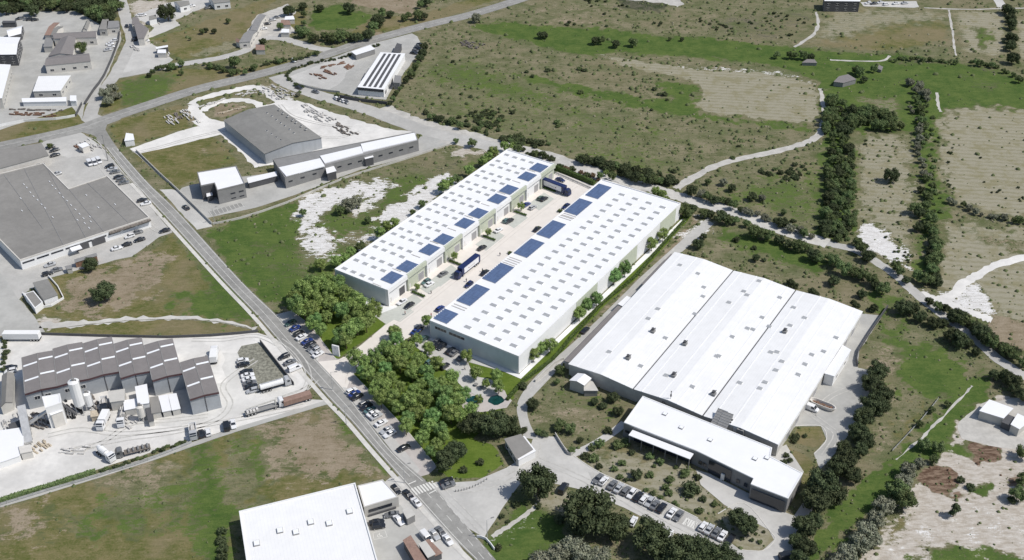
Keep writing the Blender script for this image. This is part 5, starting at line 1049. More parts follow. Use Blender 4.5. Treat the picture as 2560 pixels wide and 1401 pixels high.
# lamp posts, sign
def lamp(px,py,h,a,label):
    t=thing('street_lamp',label,'street lamp',at_(px,py),a,'street lamps along the roads'); b=MB(); b.cyl((0,0,0),(0,0,h),.13,.07,8); b.build('pole','alu',t)
    b=MB(); b.cyl((0,0,h-.1),(1.6,0,h+.2),.05,.04,6); b.build('arm','alu',t); b=MB(); b.box(1.3,2.3,-.18,.18,h+.15,h+.3); b.build('lamp_head','mid_grey',t)
for px,py,l in ((866,1062,'street lamp on the left verge opposite the roadside parking'),(1218,1347,'street lamp at the bottom beside the low white wall'),(832,975,'street lamp on the left verge by the lorry entrance'),(1012,1208,'street lamp near the zebra crossing'),(537,560,'street lamp at the end of the pale wall'),(1490,1255,'street lamp at the edge of the staff car park')):
    lamp(px,py,8,random.uniform(-.5,.8),l)
t=thing('pole','tall thin grey mast at the yard edge near the junction','mast',at_(270,402)); b=MB(); b.cyl((0,0,0),(0,0,14),.22,.12,8); b.build('shaft','mid_grey',t); b=MB(); b.box(-.6,.6,-.05,.05,13.2,13.3); b.build('crossbar','mid_grey',t)
for i in range(12):
    a=i/11; px=1139+a*78; py=1230-8*a-22*a*a; b=MB(); b.cyl((0,0,0),(0,0,.8),.12,.1,8); b.cyl((0,0,.8),(0,0,.9),.13,.05,8); o=b.build('bollard','dark_grey',loc=at_(px,py)); tag(o,'dark bollard on the curve of the entrance, %s from the left'%ordn(i+1),'bollard','bollards along the entrance curve')
SG=thing('sign_pylon','upright white sign slab on the lawn beside the entrance drive','sign',at_(841,889),math.radians(-22)); b=MB(); b.box(-1.4,1.4,-.25,.25,.15,4.6); b.build('slab','white_wall',SG); b=MB(); b.box(-1.5,1.5,-.4,.4,0,.15); b.build('plinth','concrete_wall',SG)
b=MB(); b.box(-.5,.5,-.27,-.255,3.4,3.6); b.box(-.2,.3,-.27,-.255,2.9,3.05); b.build('lettering','concrete_wall',SG)
# ------------------------------------------------------------------ vegetation
def crown(name,lm,cz,rx,rz,lobes,leaves,ls,seed,core=.72,flat=0,cone=0):
    r=np.random.default_rng(seed); k0=(13/max(13,lobes))**.5; V=[];Fc=[];MI=[]
    L=[]
    for i in range(lobes):
        u=r.uniform(-.75,1); th=i*2.4+r.uniform(-.4,.4); q=math.sqrt(max(0,1-u*u)); rad=r.uniform(.55,.80)
        if cone: q*= (1-.6*(u+1)/2)
        L.append((math.cos(th)*q*rad*rx,math.sin(th)*q*rad*rx,cz+u*rad*rz,r.uniform(.34,.48)*k0*rx*(1-.35*cone*(u+1)/2)))
    L.append((0,0,cz,.55*rx))
    per=leaves//len(L)
    for (x,y,z,lr) in L:
        for k in range(per):
            d=r.normal(size=3); d/=np.linalg.norm(d)
            if d[2]<-.5: d[2]*=-.5; d/=np.linalg.norm(d)
            p=np.array([x,y,z])+d*lr*r.uniform(.78,1.12)
            n=d+r.normal(size=3)*.55; n/=np.linalg.norm(n); a=np.cross(n,r.normal(size=3)); a/=np.linalg.norm(a)+1e-9; b=np.cross(n,a)
            s=ls*r.uniform(.6,1.3); i0=len(V)
            V+=[p+a*s,p+b*s*.8+n*s*.25,p-a*s*.9,p-b*s*.8+n*s*.1]; Fc.append((i0,i0+1,i0+2,i0+3)); MI.append(0)
    for (x,y,z,lr) in L:    # inner mass of each limb so that the crown is dense but uneven
        n1,n2=7,4; i0=len(V)
        for j in range(n2+1):
            ph=math.pi*j/n2
            for i in range(n1):
                th=2*math.pi*i/n1; w=lr*core*r.uniform(.8,1.15); V.append(np.array([x+math.cos(th)*math.sin(ph)*w,y+math.sin(th)*math.sin(ph)*w,z+math.cos(ph)*w]))
        for j in range(n2):
            for i in range(n1): Fc.append((i0+j*n1+i,i0+(j+1)*n1+i,i0+(j+1)*n1+(i+1)%n1,i0+j*n1+(i+1)%n1)); MI.append(0)
    b=MB(); b.v=[tuple(v) for v in V]; b.f=Fc; b.mi=MI; return b
def trunk(h,r0,cz,rx,seed):
    r=random.Random(seed); b=MB(); b.cyl((0,0,0),(r.uniform(-.05,.05),0,h),r0,r0*.6,7)
    for k in range(3):
        a=k*2.1+r.random(); b.cyl((0,0,h*.8),(math.cos(a)*rx*.45,math.sin(a)*rx*.45,cz+.1),r0*.55,r0*.2,5)
    return b
PROTO={}
def proto(kind,name,lm,cz,rx,rz,lobes,leaves,ls,th,tr,nv=3,cone=0,core=.72):
    PROTO[kind]=[]
    for v in range(nv):
        if th>0:
            t=bpy.data.objects.new(name,None); t['category']='tree'
            COL.objects.link(t)
            crown(name,lm,cz,rx,rz,lobes,leaves,ls,v*17+hash(kind)%1,core,cone=cone).build('crown',lm,t)
            trunk(th,tr,cz,rx,v).build('trunk','bark',t)
        else:
            t=crown(name,lm,cz,rx,rz,lobes,leaves,ls,v*31+5,core).build(name,lm); t['category']='shrub'
        PROTO[kind].append([freeze(t),0])
proto('fresh','leafy_tree','leaf_fresh',1.4,.98,1.08,20,2600,.058,.8,.06,4,core=.6)
proto('bluegreen','leafy_tree','leaf_bluegreen',1.35,.98,1.0,18,2400,.058,.75,.07,2)
proto('dark','pine_tree','leaf_dark',1.0,1.08,.88,24,2600,.062,.5,.08,3)
proto('mid','riverside_tree','leaf_mid',1.1,1,.9,15,1600,.072,.5,.07,3)
proto('grey','willow_tree','leaf_grey',.95,1,.8,13,1200,.085,.4,.06,2)
proto('cone','conifer_tree','leaf_dark',1.25,.85,1.3,14,1300,.08,.4,.07,2,cone=1)
proto('shrub','shrub','leaf_mid',.45,1,.55,9,600,.10,0,0,3)
proto('shrubdark','shrub','leaf_dark',.5,1,.6,9,600,.10,0,0,2)
proto('shrubbrown','shrub','leaf_brown',.45,1,.55,9,500,.10,0,0,1)
ZC=dict(fresh=1.35,bluegreen=1.35,dark=1.05,mid=1.1,grey=.95,cone=1.2,shrub=.45,shrubdark=.5,shrubbrown=.45)
def plant(kind,px,py,rpx,group=None,hs=1.0,world=None):
    if world is None:
        r=rpx*mpp(px,py)*{'dark':1.12,'fresh':1.1,'bluegreen':1.1,'mid':1.08}.get(kind,1.0); P=G(px,py,ZC[kind]*r*hs)
    else: P=Vector((world[0],world[1],0)); r=rpx
    lst=PROTO[kind]; e=random.choice(lst); sc=(r*random.uniform(.92,1.08),r*random.uniform(.92,1.08),r*hs*random.uniform(.92,1.1))
    if e[1]==0: o=e[0]; e[1]=1
    else: o=dup(e[0])
    o.location=(P.x,P.y,0); o.rotation_euler[2]=random.uniform(0,6.28); o.scale=sc
    if group: o['group']=group
    return o
def zone(items,kinds,group,tmpl,axis='left',hs=1.0,cat=None,nm=None):
    out=[]
    for it in items:
        px,py,r=it[:3]; k=it[3] if len(it)>3 else (random.choice(kinds) if not isinstance(kinds,str) else kinds)
        o=plant(k,px,py,r,group,hs); out.append((o,px,py))
        if cat:
            o['category']=cat
            if o.type=='MESH': o.name=nm or cat.replace(' ','_')
    number(out,tmpl,axis); return out
def P3(s): return [tuple(map(float,q.split(',')))for q in s.split()]
FR=['fresh','fresh','fresh','bluegreen']
zone(P3('740,760,22 760,778,21 780,732,21 800,715,20 817,705,18 845,715,20 866,737,20 890,752,20 856,775,20 815,792,15 790,798,17 780,775,20 805,755,20 830,762,19 932,777,22 915,805,20 892,812,20 872,832,20 845,840,18 864,850,18 802,826,14 780,808,15 735,745,18 757,725,20 902,790,18 885,773,18 825,730,20 905,765,18 775,700,16 745,735,17 868,805,13'),FR,'trees of the grove left of the entrance drive','bright leafy tree, {o} from the left in the grove left of the drive',hs=1.1)
zone(P3('985,830,16 992,848,18 888,897,20 912,905,17 920,934,18 905,932,14 937,892,18 962,868,19 947,908,18 963,926,18 977,888,18 1000,908,19 990,878,17 1020,872,17 1010,893,18 1042,850,13 1030,932,18 1046,898,17 1066,930,18 1040,917,17 1072,872,15 1092,907,17 1132,942,18 1167,890,14 1067,804,13 950,950,17 937,972,18 960,970,18 977,950,17 952,995,20 982,995,20 1022,1000,22 1050,965,17 1062,1000,20 1085,972,19 1102,962,18 1115,987,20 1130,972,18 1142,1002,20 1110,1014,20 1127,1034,21 1177,1025,16 1020,1047,18 1190,932,15 1240,937,15 1246,965,16 1197,1000,11 1015,1067,17 1055,1095,17 1070,1065,18 1102,1072,18 1090,1115,17 1077,1128,14 1110,1092,16 1045,1030,19 1080,1040,19 1000,970,15 1035,980,16 1160,985,17 1150,1040,17 995,1020,15 1215,960,10 1070,950,15'),FR,'trees of the big grove right of the entrance drive','bright leafy tree, {o} from the left in the grove right of the drive',hs=1.1)
zone(P3('1138,1128,24 1112,1152,25 1196,1056,27 1236,1058,32 1270,1060,23 1172,1064,22 1292,1080,13 1105,1140,14'),'dark','dark trees beside the gatehouse','dark round tree, {o} from the left among those beside the gatehouse')
zone(P3('1160,1175,11 1200,1155,11'),'shrubdark','shrubs on the gate lawn','dark shrub on the small lawn, {o} from the left')
zone(P3('1345,1203,40 1470,1280,54 1538,1312,34 1626,1338,42 1700,1378,38 1745,1372,34 1788,1385,34 1832,1402,26 1660,1385,28'),'dark','round pines along the lower car park','large round pine, {o} from the left along the car park edge')
zone(P3('1847,1295,25 1870,1315,23'),'dark','pines on the island by the car park','round pine on the tan island at the car park end, {o} from left')
zone(P3('1430,1365,30 1395,1385,30 1350,1400,26 1460,1390,30 1500,1390,28'),'grey','grey willows at the bottom edge','grey-green willow at the bottom edge, {o} from the left')
zone(P3('1255,1292,8 1270,1305,7 1290,1262,11 1318,1258,8 1345,1266,9 1400,1300,15 1245,1370,10'),['shrub','shrubdark'],'shrubs of the bottom verge','green shrub near the bottom verge, {o} from the left')
zone(P3('2195,925,25 2180,958,24 2208,985,22 2185,1010,26 2160,1042,24 2205,1015,18 2146,1080,22 2165,1100,20 2115,1150,26 2095,1165,22 2132,1185,20 2060,1210,34 2040,1245,34 2085,1232,28 2010,1318,25 2035,1300,20 1990,1352,18 2015,1372,24 2000,1400,22 2110,1120,18 2150,1125,18'),'dark','dark pines right of the very large hall','dark pine, {o} from the top in the belt right of the large hall','top')
zone(P3('2210,1262,26 2192,1300,25 2170,1332,27 2150,1360,27 2120,1388,28 2272,1178,22 2258,1205,22 2100,1405,24 2185,1350,20 2300,1158,14'),'grey','grey willows along the lower ditch','grey-green willow, {o} from the left along the ditch at lower right')
zone(P3('2245,1228,24 2262,1250,25 2310,1112,15 2345,1120,16 2335,1150,12 2300,1060,9 2330,1025,9 2370,1010,9'),'mid','trees along the lower ditch','dark green tree, {o} from the left along the ditch','left')
zone([(2388,1275,20,'cone'),(2403,1200,11,'shrubdark'),(2428,1218,13,'shrubdark'),(2545,1235,20,'mid'),(2560,1200,18,'mid'),(2530,1250,12,'shrubdark'),(2560,1130,18,'mid')],'mid','bushes on the pale sandy ground','dark bush on the pale sandy ground, {o} from the left')
def line_trees(pts,step,r,jit=.5):
    P=smooth_line([Vector(p) for p in pts],6); out=[]; acc=0
    for a,b in zip(P,P[1:]):
        L=(b-a).length; 
        while acc<L: q=a.lerp(b,acc/L); out.append((q.x+random.uniform(-1,1)*r*jit,q.y+random.uniform(-1,1)*r*jit,r*random.uniform(.65,1.35))); acc+=step*random.uniform(.75,1.3)
        acc-=L
    return out
zone(line_trees(PP('1738,523 1800,540 1880,570 1960,600 2040,635 2110,665 2180,700 2225,735'),20,13),['mid','dark','mid'],'hedge of trees along the white lane','dark green tree, {o} from the left in the hedge beside the white lane')
zone(line_trees(PP('2262,760 2300,785 2350,805 2385,840 2425,870 2455,895'),26,15)+line_trees(PP('2495,930 2520,950 2550,975 2575,1000'),22,17),'dark','shade trees on the near side of the white lane','dark shade tree, {o} from the left on the near side of the lane')
zone(line_trees(PP('2330,750 2370,775 2420,810 2470,850 2520,880 2570,912'),22,15)+line_trees(PP('2390,790 2450,830 2510,870 2560,890'),24,13),['dark','mid'],'trees on the far side of the white lane','dark green tree, {o} from the left on the far side of the lane')
zone(P3('2155,620,16 2170,640,15 2145,605,12 2240,665,13 2250,680,12 2295,690,14 2320,700,15 2345,705,12 2265,700,10'),['mid','dark'],'trees at the end of the river belt','dark tree at the lower end of the river belt, {o} from the left')
def fill(poly_,step,r,jit=.35):
    xs=[p[0] for p in poly_]; ys_=[p[1] for p in poly_]; out=[]; y=min(ys_)
    while y<max(ys_):
        x=min(xs)+random.random()*step
        while x<max(xs):
            px=x+random.uniform(-1,1)*step*jit; py=y+random.uniform(-1,1)*step*jit*.7; ins=False
            for i in range(len(poly_)):
                a=poly_[i]; b=poly_[i-1]
                if (a[1]>py)!=(b[1]>py) and px<(b[0]-a[0])*(py-a[1])/(b[1]-a[1])+a[0]: ins=not ins
            if ins: out.append((px,py,r*random.uniform(.65,1.25)))
            x+=step
        y+=step*.72
    return out
zone(fill(PP('2062,240 2100,235 2140,290 2130,340 2132,590 2090,605 2062,590 2055,470 2070,380 2062,300'),18,11),['mid','mid','dark'],'trees of the long river belt','dark green tree, {o} from the top in the long river belt','top')
zone(fill(PP('2140,275 2190,265 2250,300 2260,320 2200,325 2145,305'),17,12),'mid','trees of the round thicket','leafy tree, {o} from the left in the thicket right of the river belt')
zone(fill(PP('2265,200 2300,205 2325,235 2318,248 2285,235'),13,10),'grey','grey thicket on the meadow','grey willow, {o} from the left in the thicket on the green meadow')
zone(line_trees(PP('2275,268 2295,300 2300,340 2295,370 2300,400 2320,440'),15,9),'grey','row of grey willows','grey willow, {o} from the top in the row on the green strip','top')
zone(line_trees(PP('2300,475 2330,490 2300,530 2290,545')[0:2],14,8)+line_trees(PP('2318,555 2328,590 2330,620 2328,650 2335,680 2340,700'),14,10),['dark','mid'],'trees along the lower green strip','dark tree, {o} from the top along the lower green strip','top')
zone(line_trees(PP('2322,450 2330,480 2318,515 2325,550 2335,590 2340,640 2322,680'),15,12)+line_trees(PP('2290,250 2310,300 2318,340'),14,8)+line_trees(PP('2075,245 2068,280 2062,330'),14,10),['mid'],'second line of trees at the right belt','mid green tree, {o} from the left in the loose line by the green strips')
zone(line_trees(PP('1292,372 1335,386 1385,394'),11,8)+line_trees(PP('1452,398 1500,402 1560,418 1620,432 1690,452'),12,10)+line_trees(PP('1500,418 1560,432 1620,446 1670,458'),13,11)+line_trees(PP('1062,285 1110,300 1160,314 1205,326'),11,7),['mid','dark','shrubdark'],'thicket along the far side of the lane','dark bushy tree, {o} from the left in the thicket along the lane')
zone(line_trees(PP('1722,474 1765,492 1820,504 1870,530 1930,548 1990,570 2040,590'),15,10)+P3('1810,455,11 1830,470,9 1880,490,12 1905,495,10 1770,455,8 1960,530,8'),['mid','grey','dark'],'loose bushes between lane and river belt','loose bushy tree, {o} from the left between the lane and river belt')
zone(fill(PP('2128,330 2142,400 2140,590 2105,610 2125,560'),13,6)+fill(PP('2285,245 2322,245 2345,330 2340,440 2365,500 2345,560 2345,700 2310,705 2300,560 2318,470 2300,380'),22,6.5),'shrub','low brush along the two green belts','low green bush, {o} from the left in the brush along the green belts',cat='bush',nm='belt_bush')
zone(P3('2230,438,17 2290,520,16 2300,532,12 2295,568,11'),['dark','mid'],'lone trees between the river belts','lone dark bush between the river belts, {o} from the top','top')
zone(line_trees(PP('2375,500 2420,520 2460,535 2520,545 2570,555'),16,8),['mid','grey'],'hedge under the tan field','green bush, {o} from the left in the hedge below the tan field')
zone(line_trees(PP('2515,22 2530,45 2528,75 2530,100 2532,125'),11,10)+[(2533,145,14)],'dark','row of dark trees at the upper right','dark tree, {o} from the top in the row at upper right','top')
zone(P3('1488,102,9 1503,100,10 1540,110,9 1583,105,11 1360,87,9 1352,88,8 1942,137,9 1975,138,9 1988,139,8 2010,139,10 2028,142,8 2150,180,11 2140,175,9 2185,172,9 2160,198,8 1675,97,5 1705,98,5'),['dark','mid'],'trees of the green meadow','dark tree on the green meadow, {o} from the left')
zone(line_trees(PP('2225,152 2280,145 2340,150 2390,158'),11,6)+line_trees(PP('2430,155 2480,165 2530,185 2555,200'),12,7),['mid','shrub'],'scrub along the meadow ridge','green bush, {o} from the left along the meadow ridge',cat='bush')
zone(fill(PP('-10,-15 300,-15 297,30 262,50 215,45 205,22 120,22 0,30'),19,13),['dark','mid','dark'],'tree belt at the upper left corner','dark tree, {o} from the left in the belt at upper left')
zone(line_trees(PP('742,78 770,88 820,92 870,95 905,92 930,75 950,45 945,30'),13,12),['mid','dark'],'tree row around the small green meadow','dense tree, {o} from the left in the row around the small meadow')
zone(P3('417,30,19,0 203,117,14,0 585,156,15,0 453,159,8,0 453,182,6,0 373,187,6,0 505,78,7,0 515,75,6,0 535,78,6,0 475,97,4,0 570,52,7,0 720,27,12,0 727,26,10,0 757,15,10,0 760,35,8,0 873,20,13,0 800,20,9,0 1046,37,12,0 1060,40,9,0 1020,40,9,0 975,35,9,0 955,28,9,0 700,66,9,0 657,103,9,0 760,57,7,0 1010,45,8,0 1065,5,10,0 1050,12,9,0'.replace(',0 ',' ').replace(',0','')),['dark','mid'],'single trees in the upper left fields','single dark tree among the upper left fields, {o} from the left')
zone(line_trees(PP('380,180 400,170 425,165 440,170'),8,7)+line_trees(PP('510,160 540,170 560,175 600,180 640,168'),9,7)+line_trees(PP('655,165 700,152 750,145 800,132'),9,5),['mid','shrubdark'],'hedge beside the upper country road','low bush, {o} from the left in the hedges by the upper road',cat='bush')
zone(P3('262,232,17 280,222,15 270,252,14 285,240,12 298,238,9'),'grey','grey-brown willows near the junction','grey-brown willow near the road junction, {o} from the left')
zone([(1190,46,12,'grey')],'grey','bare tree by the upper road','sparse grey tree beside the upper road')
zone(P3('256,727,25'),'dark','lone pine','large dark round pine alone on the brown field')
zone(P3('226,660,16'),'dark','round tree by the shelter','round dark tree beside the long grey shelter')
zone(line_trees(PP('725,200 718,192 735,172 780,158 840,148 890,135 930,118 950,112'),8,4.5),['shrubdark'],'clipped hedge around the triangular yard','dark hedge bush, {o} from the left around the triangular yard',cat='hedge bush')
zone(line_trees(PP('720,195 735,208 760,218')[0:3],8,5)+line_trees(PP('838,238 860,240 890,248'),8,5),['shrubdark'],'hedge by the side road','dark hedge bush, {o} from the left along the side road',cat='hedge bush')
zone(line_trees(PP('1060,118 1045,150 1025,185 1005,215 985,245 970,262'),11,8),['mid','dark'],'hedge right of the striped hall','dark tree, {o} from the top in the hedge right of the striped hall','top')
zone(P3('745,237,6 1140,352,7 1180,357,11 748,232,5 125,365,7 870,512,20 890,505,16 850,525,12 757,532,9 920,550,9'),['mid','grey'],'bushes around the vacant plot','round bush near the vacant plot or side road, {o} from the left')
zone(P3('987,557,13 967,567,13 950,583,14 900,617,13 877,632,13 862,645,13 1055,511,10 1032,532,8 1108,466,14 1122,458,12 1138,449,11 1172,427,12 1207,402,12 1222,392,11 1234,381,13 1262,366,11 1280,368,9 840,655,14 800,660,14'),['mid','fresh'],'trees behind the left white hall','green tree behind the left white hall, {o} from the left')
zone(P3('1630,610,15 1657,587,14 1562,670,18 1535,690,18 1492,748,15 1466,764,16 1449,783,16 1376,864,16 1350,870,16 1334,888,15'),FR,'trees along the right white hall','leafy tree on the grass strip, {o} from the left beside the right white hall')
zone(P3('1706,524,18 1722,534,12 1640,478,13 1655,487,11 1665,500,9 1500,440,9 1530,440,11 1515,432,7'),['mid','fresh'],'trees at the far end of the two halls','green tree, {o} from the left at the far end of the two halls')
zone(P3('1043,718,8 1136,641,9 1221,581,9 1303,517,9 1376,458,8'),'fresh','small courtyard trees','small leafy courtyard tree, {o} from the near end')
zone(P3('1276,633,7 1078,806,6 1212,680,7 1344,571,7 1400,528,7'),'shrub','courtyard shrubs along the right hall','low shrub against the right white hall, {o} from the left')
for i,(px,py) in enumerate(PP('1046,738 1138,660 1223,598 1301,536 1374,477')):
    P=G(px,py); t=thing('planter',f'low rectangular planter hedge under a courtyard tree, {ordn(i+1)} from the near end','planter',(P.x,P.y,.07),rA-math.pi/2,'planters of the courtyard')
    b=MB(); b.box(-3.4,3.4,-.7,.7,0,.3); b.build('curb','kerb',t); b=MB(); r=np.random.default_rng(i)
    for k in range(320):
        p=(r.uniform(-3.2,3.2),r.uniform(-.6,.6),r.uniform(.3,.95)); s=.16; a=r.uniform(0,3.14); ca,sa=math.cos(a)*s,math.sin(a)*s
        b.add([(p[0]-ca,p[1]-sa,p[2]),(p[0]+sa,p[1]-ca,p[2]+.08),(p[0]+ca,p[1]+sa,p[2]+.05),(p[0]-sa,p[1]+ca,p[2]-.04)],[(0,1,2,3)])
    b.box(-3.1,3.1,-.5,.5,.3,.65); b.build('hedge','leaf_hedge',t)
def hedge(pts,w,h,label,lm='leaf_hedge',dens=26):
    P=smooth_line([G(*p).xy for p in pts],3); c=P[0]; b=MB(); r=np.random.default_rng(len(label))
    for i in range(len(P)-1):
        d=P[i+1]-P[i]; L=d.length; ang=math.atan2(d.y,d.x); ca,sa=math.cos(ang),math.sin(ang); b.box(0,L,-w/2*.85,w/2*.85,0,h*.9,rz=ang,c=P[i]-c)
        for k in range(int(L*dens)):
            x=r.uniform(0,L); f=r.random(); s=.22
            if f<.5: y=r.uniform(-w/2,w/2); z=h*r.uniform(.88,1.05)
            else: y=w/2*r.choice([-1,1])*r.uniform(.85,1.05); z=r.uniform(.1,h)
            q=P[i]-c+Vector((x*ca-y*sa,x*sa+y*ca)); v=r.normal(size=(2,3)); v/=np.linalg.norm(v,axis=1)[:,None]; p=np.array([q.x,q.y,z])
            b.add([p+v[0]*s,p+v[1]*s,p-v[0]*s,p-v[1]*s],[(0,1,2,3)])
    return tag(b.build('hedge',lm,loc=(c.x,c.y,0)),label,'hedge')
hedge(PP('1390,424 1440,444 1486,464'),1.6,2.4,'long clipped green hedge at the far end of the courtyard')
hedge(PP('1268,1002 1312,952 1382,900 1424,850 1470,800 1510,757 1586,695 1644,628 1726,538'),1.1,1.1,'long low green hedge on the grass strip beside the access road',dens=18)
hedge(PP('0,1256 60,1237 120,1220 180,1200 240,1182'),1.6,1.4,'long clipped hedge behind the white yard','leaf_mid')
hedge(PP('1345,262 1365,268')[0:2],.8,.5,'tiny hedge') if False else None
zone(line_trees(PP('255,1177 300,1163 335,1152 362,1143'),10,7)+line_trees(PP('385,1130 420,1118 460,1105 470,1102'),10,7),['shrubdark','shrub'],'bushes behind the concrete works yard','dark bush, {o} from the left behind the concrete works yard',cat='bush')
zone(line_trees(PP('15,850 14,880 10,910 8,930'),12,8),['shrubdark'],'hedge at the far left edge','dark bush at the far left edge, {o} from the top','top',cat='bush')
zone(P3('555,1330,13 552,1350,15 560,1372,15 556,1395,14'),'shrubdark','hedge left of the bottom hall','dark bush, {o} from the top beside the hall at the bottom','top',cat='bush')
zone(line_trees(PP('1395,412 1420,420 1450,430 1480,440 1495,450'),11,7),['shrubbrown','shrubdark'],'brownish bushes behind the courtyard hedge','brownish bush, {o} from the left behind the courtyard hedge',cat='bush')
zone(P3('1520,1078,12 1500,1110,14 1480,1120,12 1545,1112,16 1563,1108,14 1465,1140,12 1486,1146,14 1580,1131,9 1625,1140,13 1650,1155,12 1555,1157,11 1498,1166,10 1535,1172,10 1592,1186,17 1625,1188,11 1712,1183,15 1675,1198,13 1663,1220,11 1672,1233,11 1615,1225,8 1632,1234,8 1652,1243,8 1728,1225,23 1745,1194,10 1757,1248,10 1786,1260,10 1750,1277,11 1687,1257,7 1550,1192,9 1610,1100,8 1635,1165,6 1565,1200,7 1545,1195,6 1690,1168,7 1578,1200,6 1855,1347,6 1880,1350,6 1900,1355,7 1910,1330,5 1890,1335,5 1865,1335,4'),['shrub','shrubdark','shrub'],'shrubs of the dry garden before the office','rounded shrub, {o} from the left in the garden before the office')
zone(P3('1400,925,13 1307,965,12 1332,1010,14 1532,993,13 1507,1015,13 1545,1028,11 1395,1070,10 1425,1070,14 1400,1060,12 1487,1003,9 1360,1085,12 1345,1080,9 1450,1100,8 1430,1125,9 1310,1075,10 1392,955,8'),['mid','dark','shrubdark'],'bushes on the weedy plot','dark bush, {o} from the left on the weedy plot by the access road',cat='bush')
zone(P3('1965,1138,9 1975,1150,9 1960,1155,9 1990,1092,12 1985,1102,9 2012,1090,7'),['shrubdark'],'garden bushes right of the office','round bush on the small lawn, {o} from the left beside the office',cat='bush')
zone(P3('2085,700,14 2090,772,9 2063,768,9 2030,730,9 2040,735,8 1985,715,10 1975,705,8 2140,765,9 2155,735,11 2185,770,9 1840,600,10 1885,620,8 1890,645,9 1910,650,7 1745,610,12 1760,590,8 2155,740,8 2135,755,8 2180,775,9'),['shrubdark','dark'],'bushes above the very large hall','dark bush, {o} from the left on the slope above the large hall',cat='bush')
# scattered wild shrubs
def blocked(x,y):
    for P in BLOCK_A:
        if x<P[1] or x>P[2] or y<P[3] or y>P[4]: continue
        ins=False; Q=P[0]; n=len(Q)
        for i in range(n):
            a=Q[i]; b=Q[i-1]
            if (a.y>y)!=(b.y>y) and x<(b.x-a.x)*(y-a.y)/(b.y-a.y)+a.x: ins=not ins
        if ins: return True
    return False
BLOCK_A=[(P,min(p.x for p in P)-1,max(p.x for p in P)+1,min(p.y for p in P)-1,max(p.y for p in P)+1) for P in BLOCK]
WILD=[(PP('1010,260 1060,120 1250,100 1500,145 1720,200 1740,280 2040,330 1960,370 1700,460 1500,425 1300,370 1100,300'),92,(4,9),'bush, {o} from the left on the scrubland behind the new halls'),
 (PP('1280,0 1560,0 1700,30 2030,30 2000,110 1700,80 1500,65 1300,60'),60,(3,6),'bush, {o} from the left on the far scrubland at the top'),
 (PP('1720,470 1850,410 2060,370 2055,590 1900,530'),35,(5,9),'bush, {o} from the left on the slope beside the river belt'),
 (PP('1060,290 1110,292 1300,370 1480,420 1700,470 1690,430 1500,390 1330,350 1180,305'),45,(6,12),'bush, {o} from the left in the thicket behind the lane'),
 (PP('2140,340 2290,380 2280,680 2140,560'),15,(3,6),'small bush, {o} from the left between the river belts'),
 (PP('2360,290 2560,290 2560,520 2370,480'),20,(3,5),'tiny dark bush, {o} from the left on the tan field')]
for poly_,n,(ra,rb),lb in WILD:
    items=[]; xs=[p[0] for p in poly_]; ys_=[p[1] for p in poly_]; tries=0
    while len(items)<n and tries<n*30:
        tries+=1; px=random.uniform(min(xs),max(xs)); py=random.uniform(min(ys_),max(ys_)); ins=False
        if items and random.random()<.62: q_=random.choice(items); px=q_[0]+random.gauss(0,20); py=q_[1]+random.gauss(0,9)
        for i in range(len(poly_)):
            a=poly_[i]; b=poly_[i-1]
            if (a[1]>py)!=(b[1]>py) and px<(b[0]-a[0])*(py-a[1])/(b[1]-a[1])+a[0]: ins=not ins
        if not ins: continue
        w=G(px,py); 
        if blocked(w.x,w.y): continue
        cv=cover(w.x,w.y)
        if 'tan field' not in lb and (cv[2]>.6 or cv[1]>.7) and random.random()<.85: continue
        items.append((px,py,random.triangular(ra,rb,ra)))
    zone(items,['shrubdark','shrub','shrubdark'],'wild bushes: '+lb.split('from the left ')[1],'dark '+lb,cat='bush',nm='scrub_bush')
# low herbage and weeds: uncountable
def herbage(name,lm,n,want,size,seed,label):
    r=np.random.default_rng(seed); pts=[]
    px=r.uniform(-40,2600,n*3); py=r.uniform(-20,1420,n*3)**1.0
    for a,b_ in zip(px,py):
        if len(pts)>=n: break
        w=G(float(a),float(b_)); c=cover(w.x,w.y)
        if r.random()<want(c) and not blocked(w.x,w.y): pts.append((w.x,w.y,w.y))
    P=np.array(pts); m=len(P); s=size[0]+(size[1]-size[0])*r.random(m)**2.2; s*=np.clip((P[:,2]/330),.8,1.7)
    V=np.zeros((m,9,3)); 
    th=r.uniform(0,6.28,m)
    for k in range(4):
        a=th+k*1.571; V[:,k,0]=np.cos(a)*s*r.uniform(.7,1.2,m); V[:,k,1]=np.sin(a)*s*r.uniform(.7,1.2,m); V[:,k,2]=0
        V[:,4+k,0]=np.cos(a+.5)*s*.7*r.uniform(.7,1.3,m); V[:,4+k,1]=np.sin(a+.5)*s*.7*r.uniform(.7,1.3,m); V[:,4+k,2]=s*r.uniform(.4,.75,m)
    V[:,8,2]=s*r.uniform(.7,1.1,m); V[:,:,0]+=P[:,None,0]; V[:,:,1]+=P[:,None,1]
    f=[]
    for k in range(4): j=(k+1)%4; f+=[(k,j,4+k),(j,4+j,4+k),(4+k,4+j,8)]
    f=np.array(f); Fa=(f[None]+np.arange(m)[:,None,None]*9).reshape(-1,3)
    me=bpy.data.meshes.new(name); me.vertices.add(m*9); me.vertices.foreach_set('co',V.reshape(-1).astype(np.float32)); me.loops.add(Fa.size); me.loops.foreach_set('vertex_index',Fa.reshape(-1).astype(np.int32)); me.polygons.add(len(Fa)); me.polygons.foreach_set('loop_start',np.arange(0,Fa.size,3,dtype=np.int32)); me.polygons.foreach_set('loop_total',np.full(len(Fa),3,np.int32)); me.update(); me.validate()
    me.materials.append(M[lm]); o=bpy.data.objects.new(name,me); COL.objects.link(o); tag(o,label,'weeds',kind='stuff')
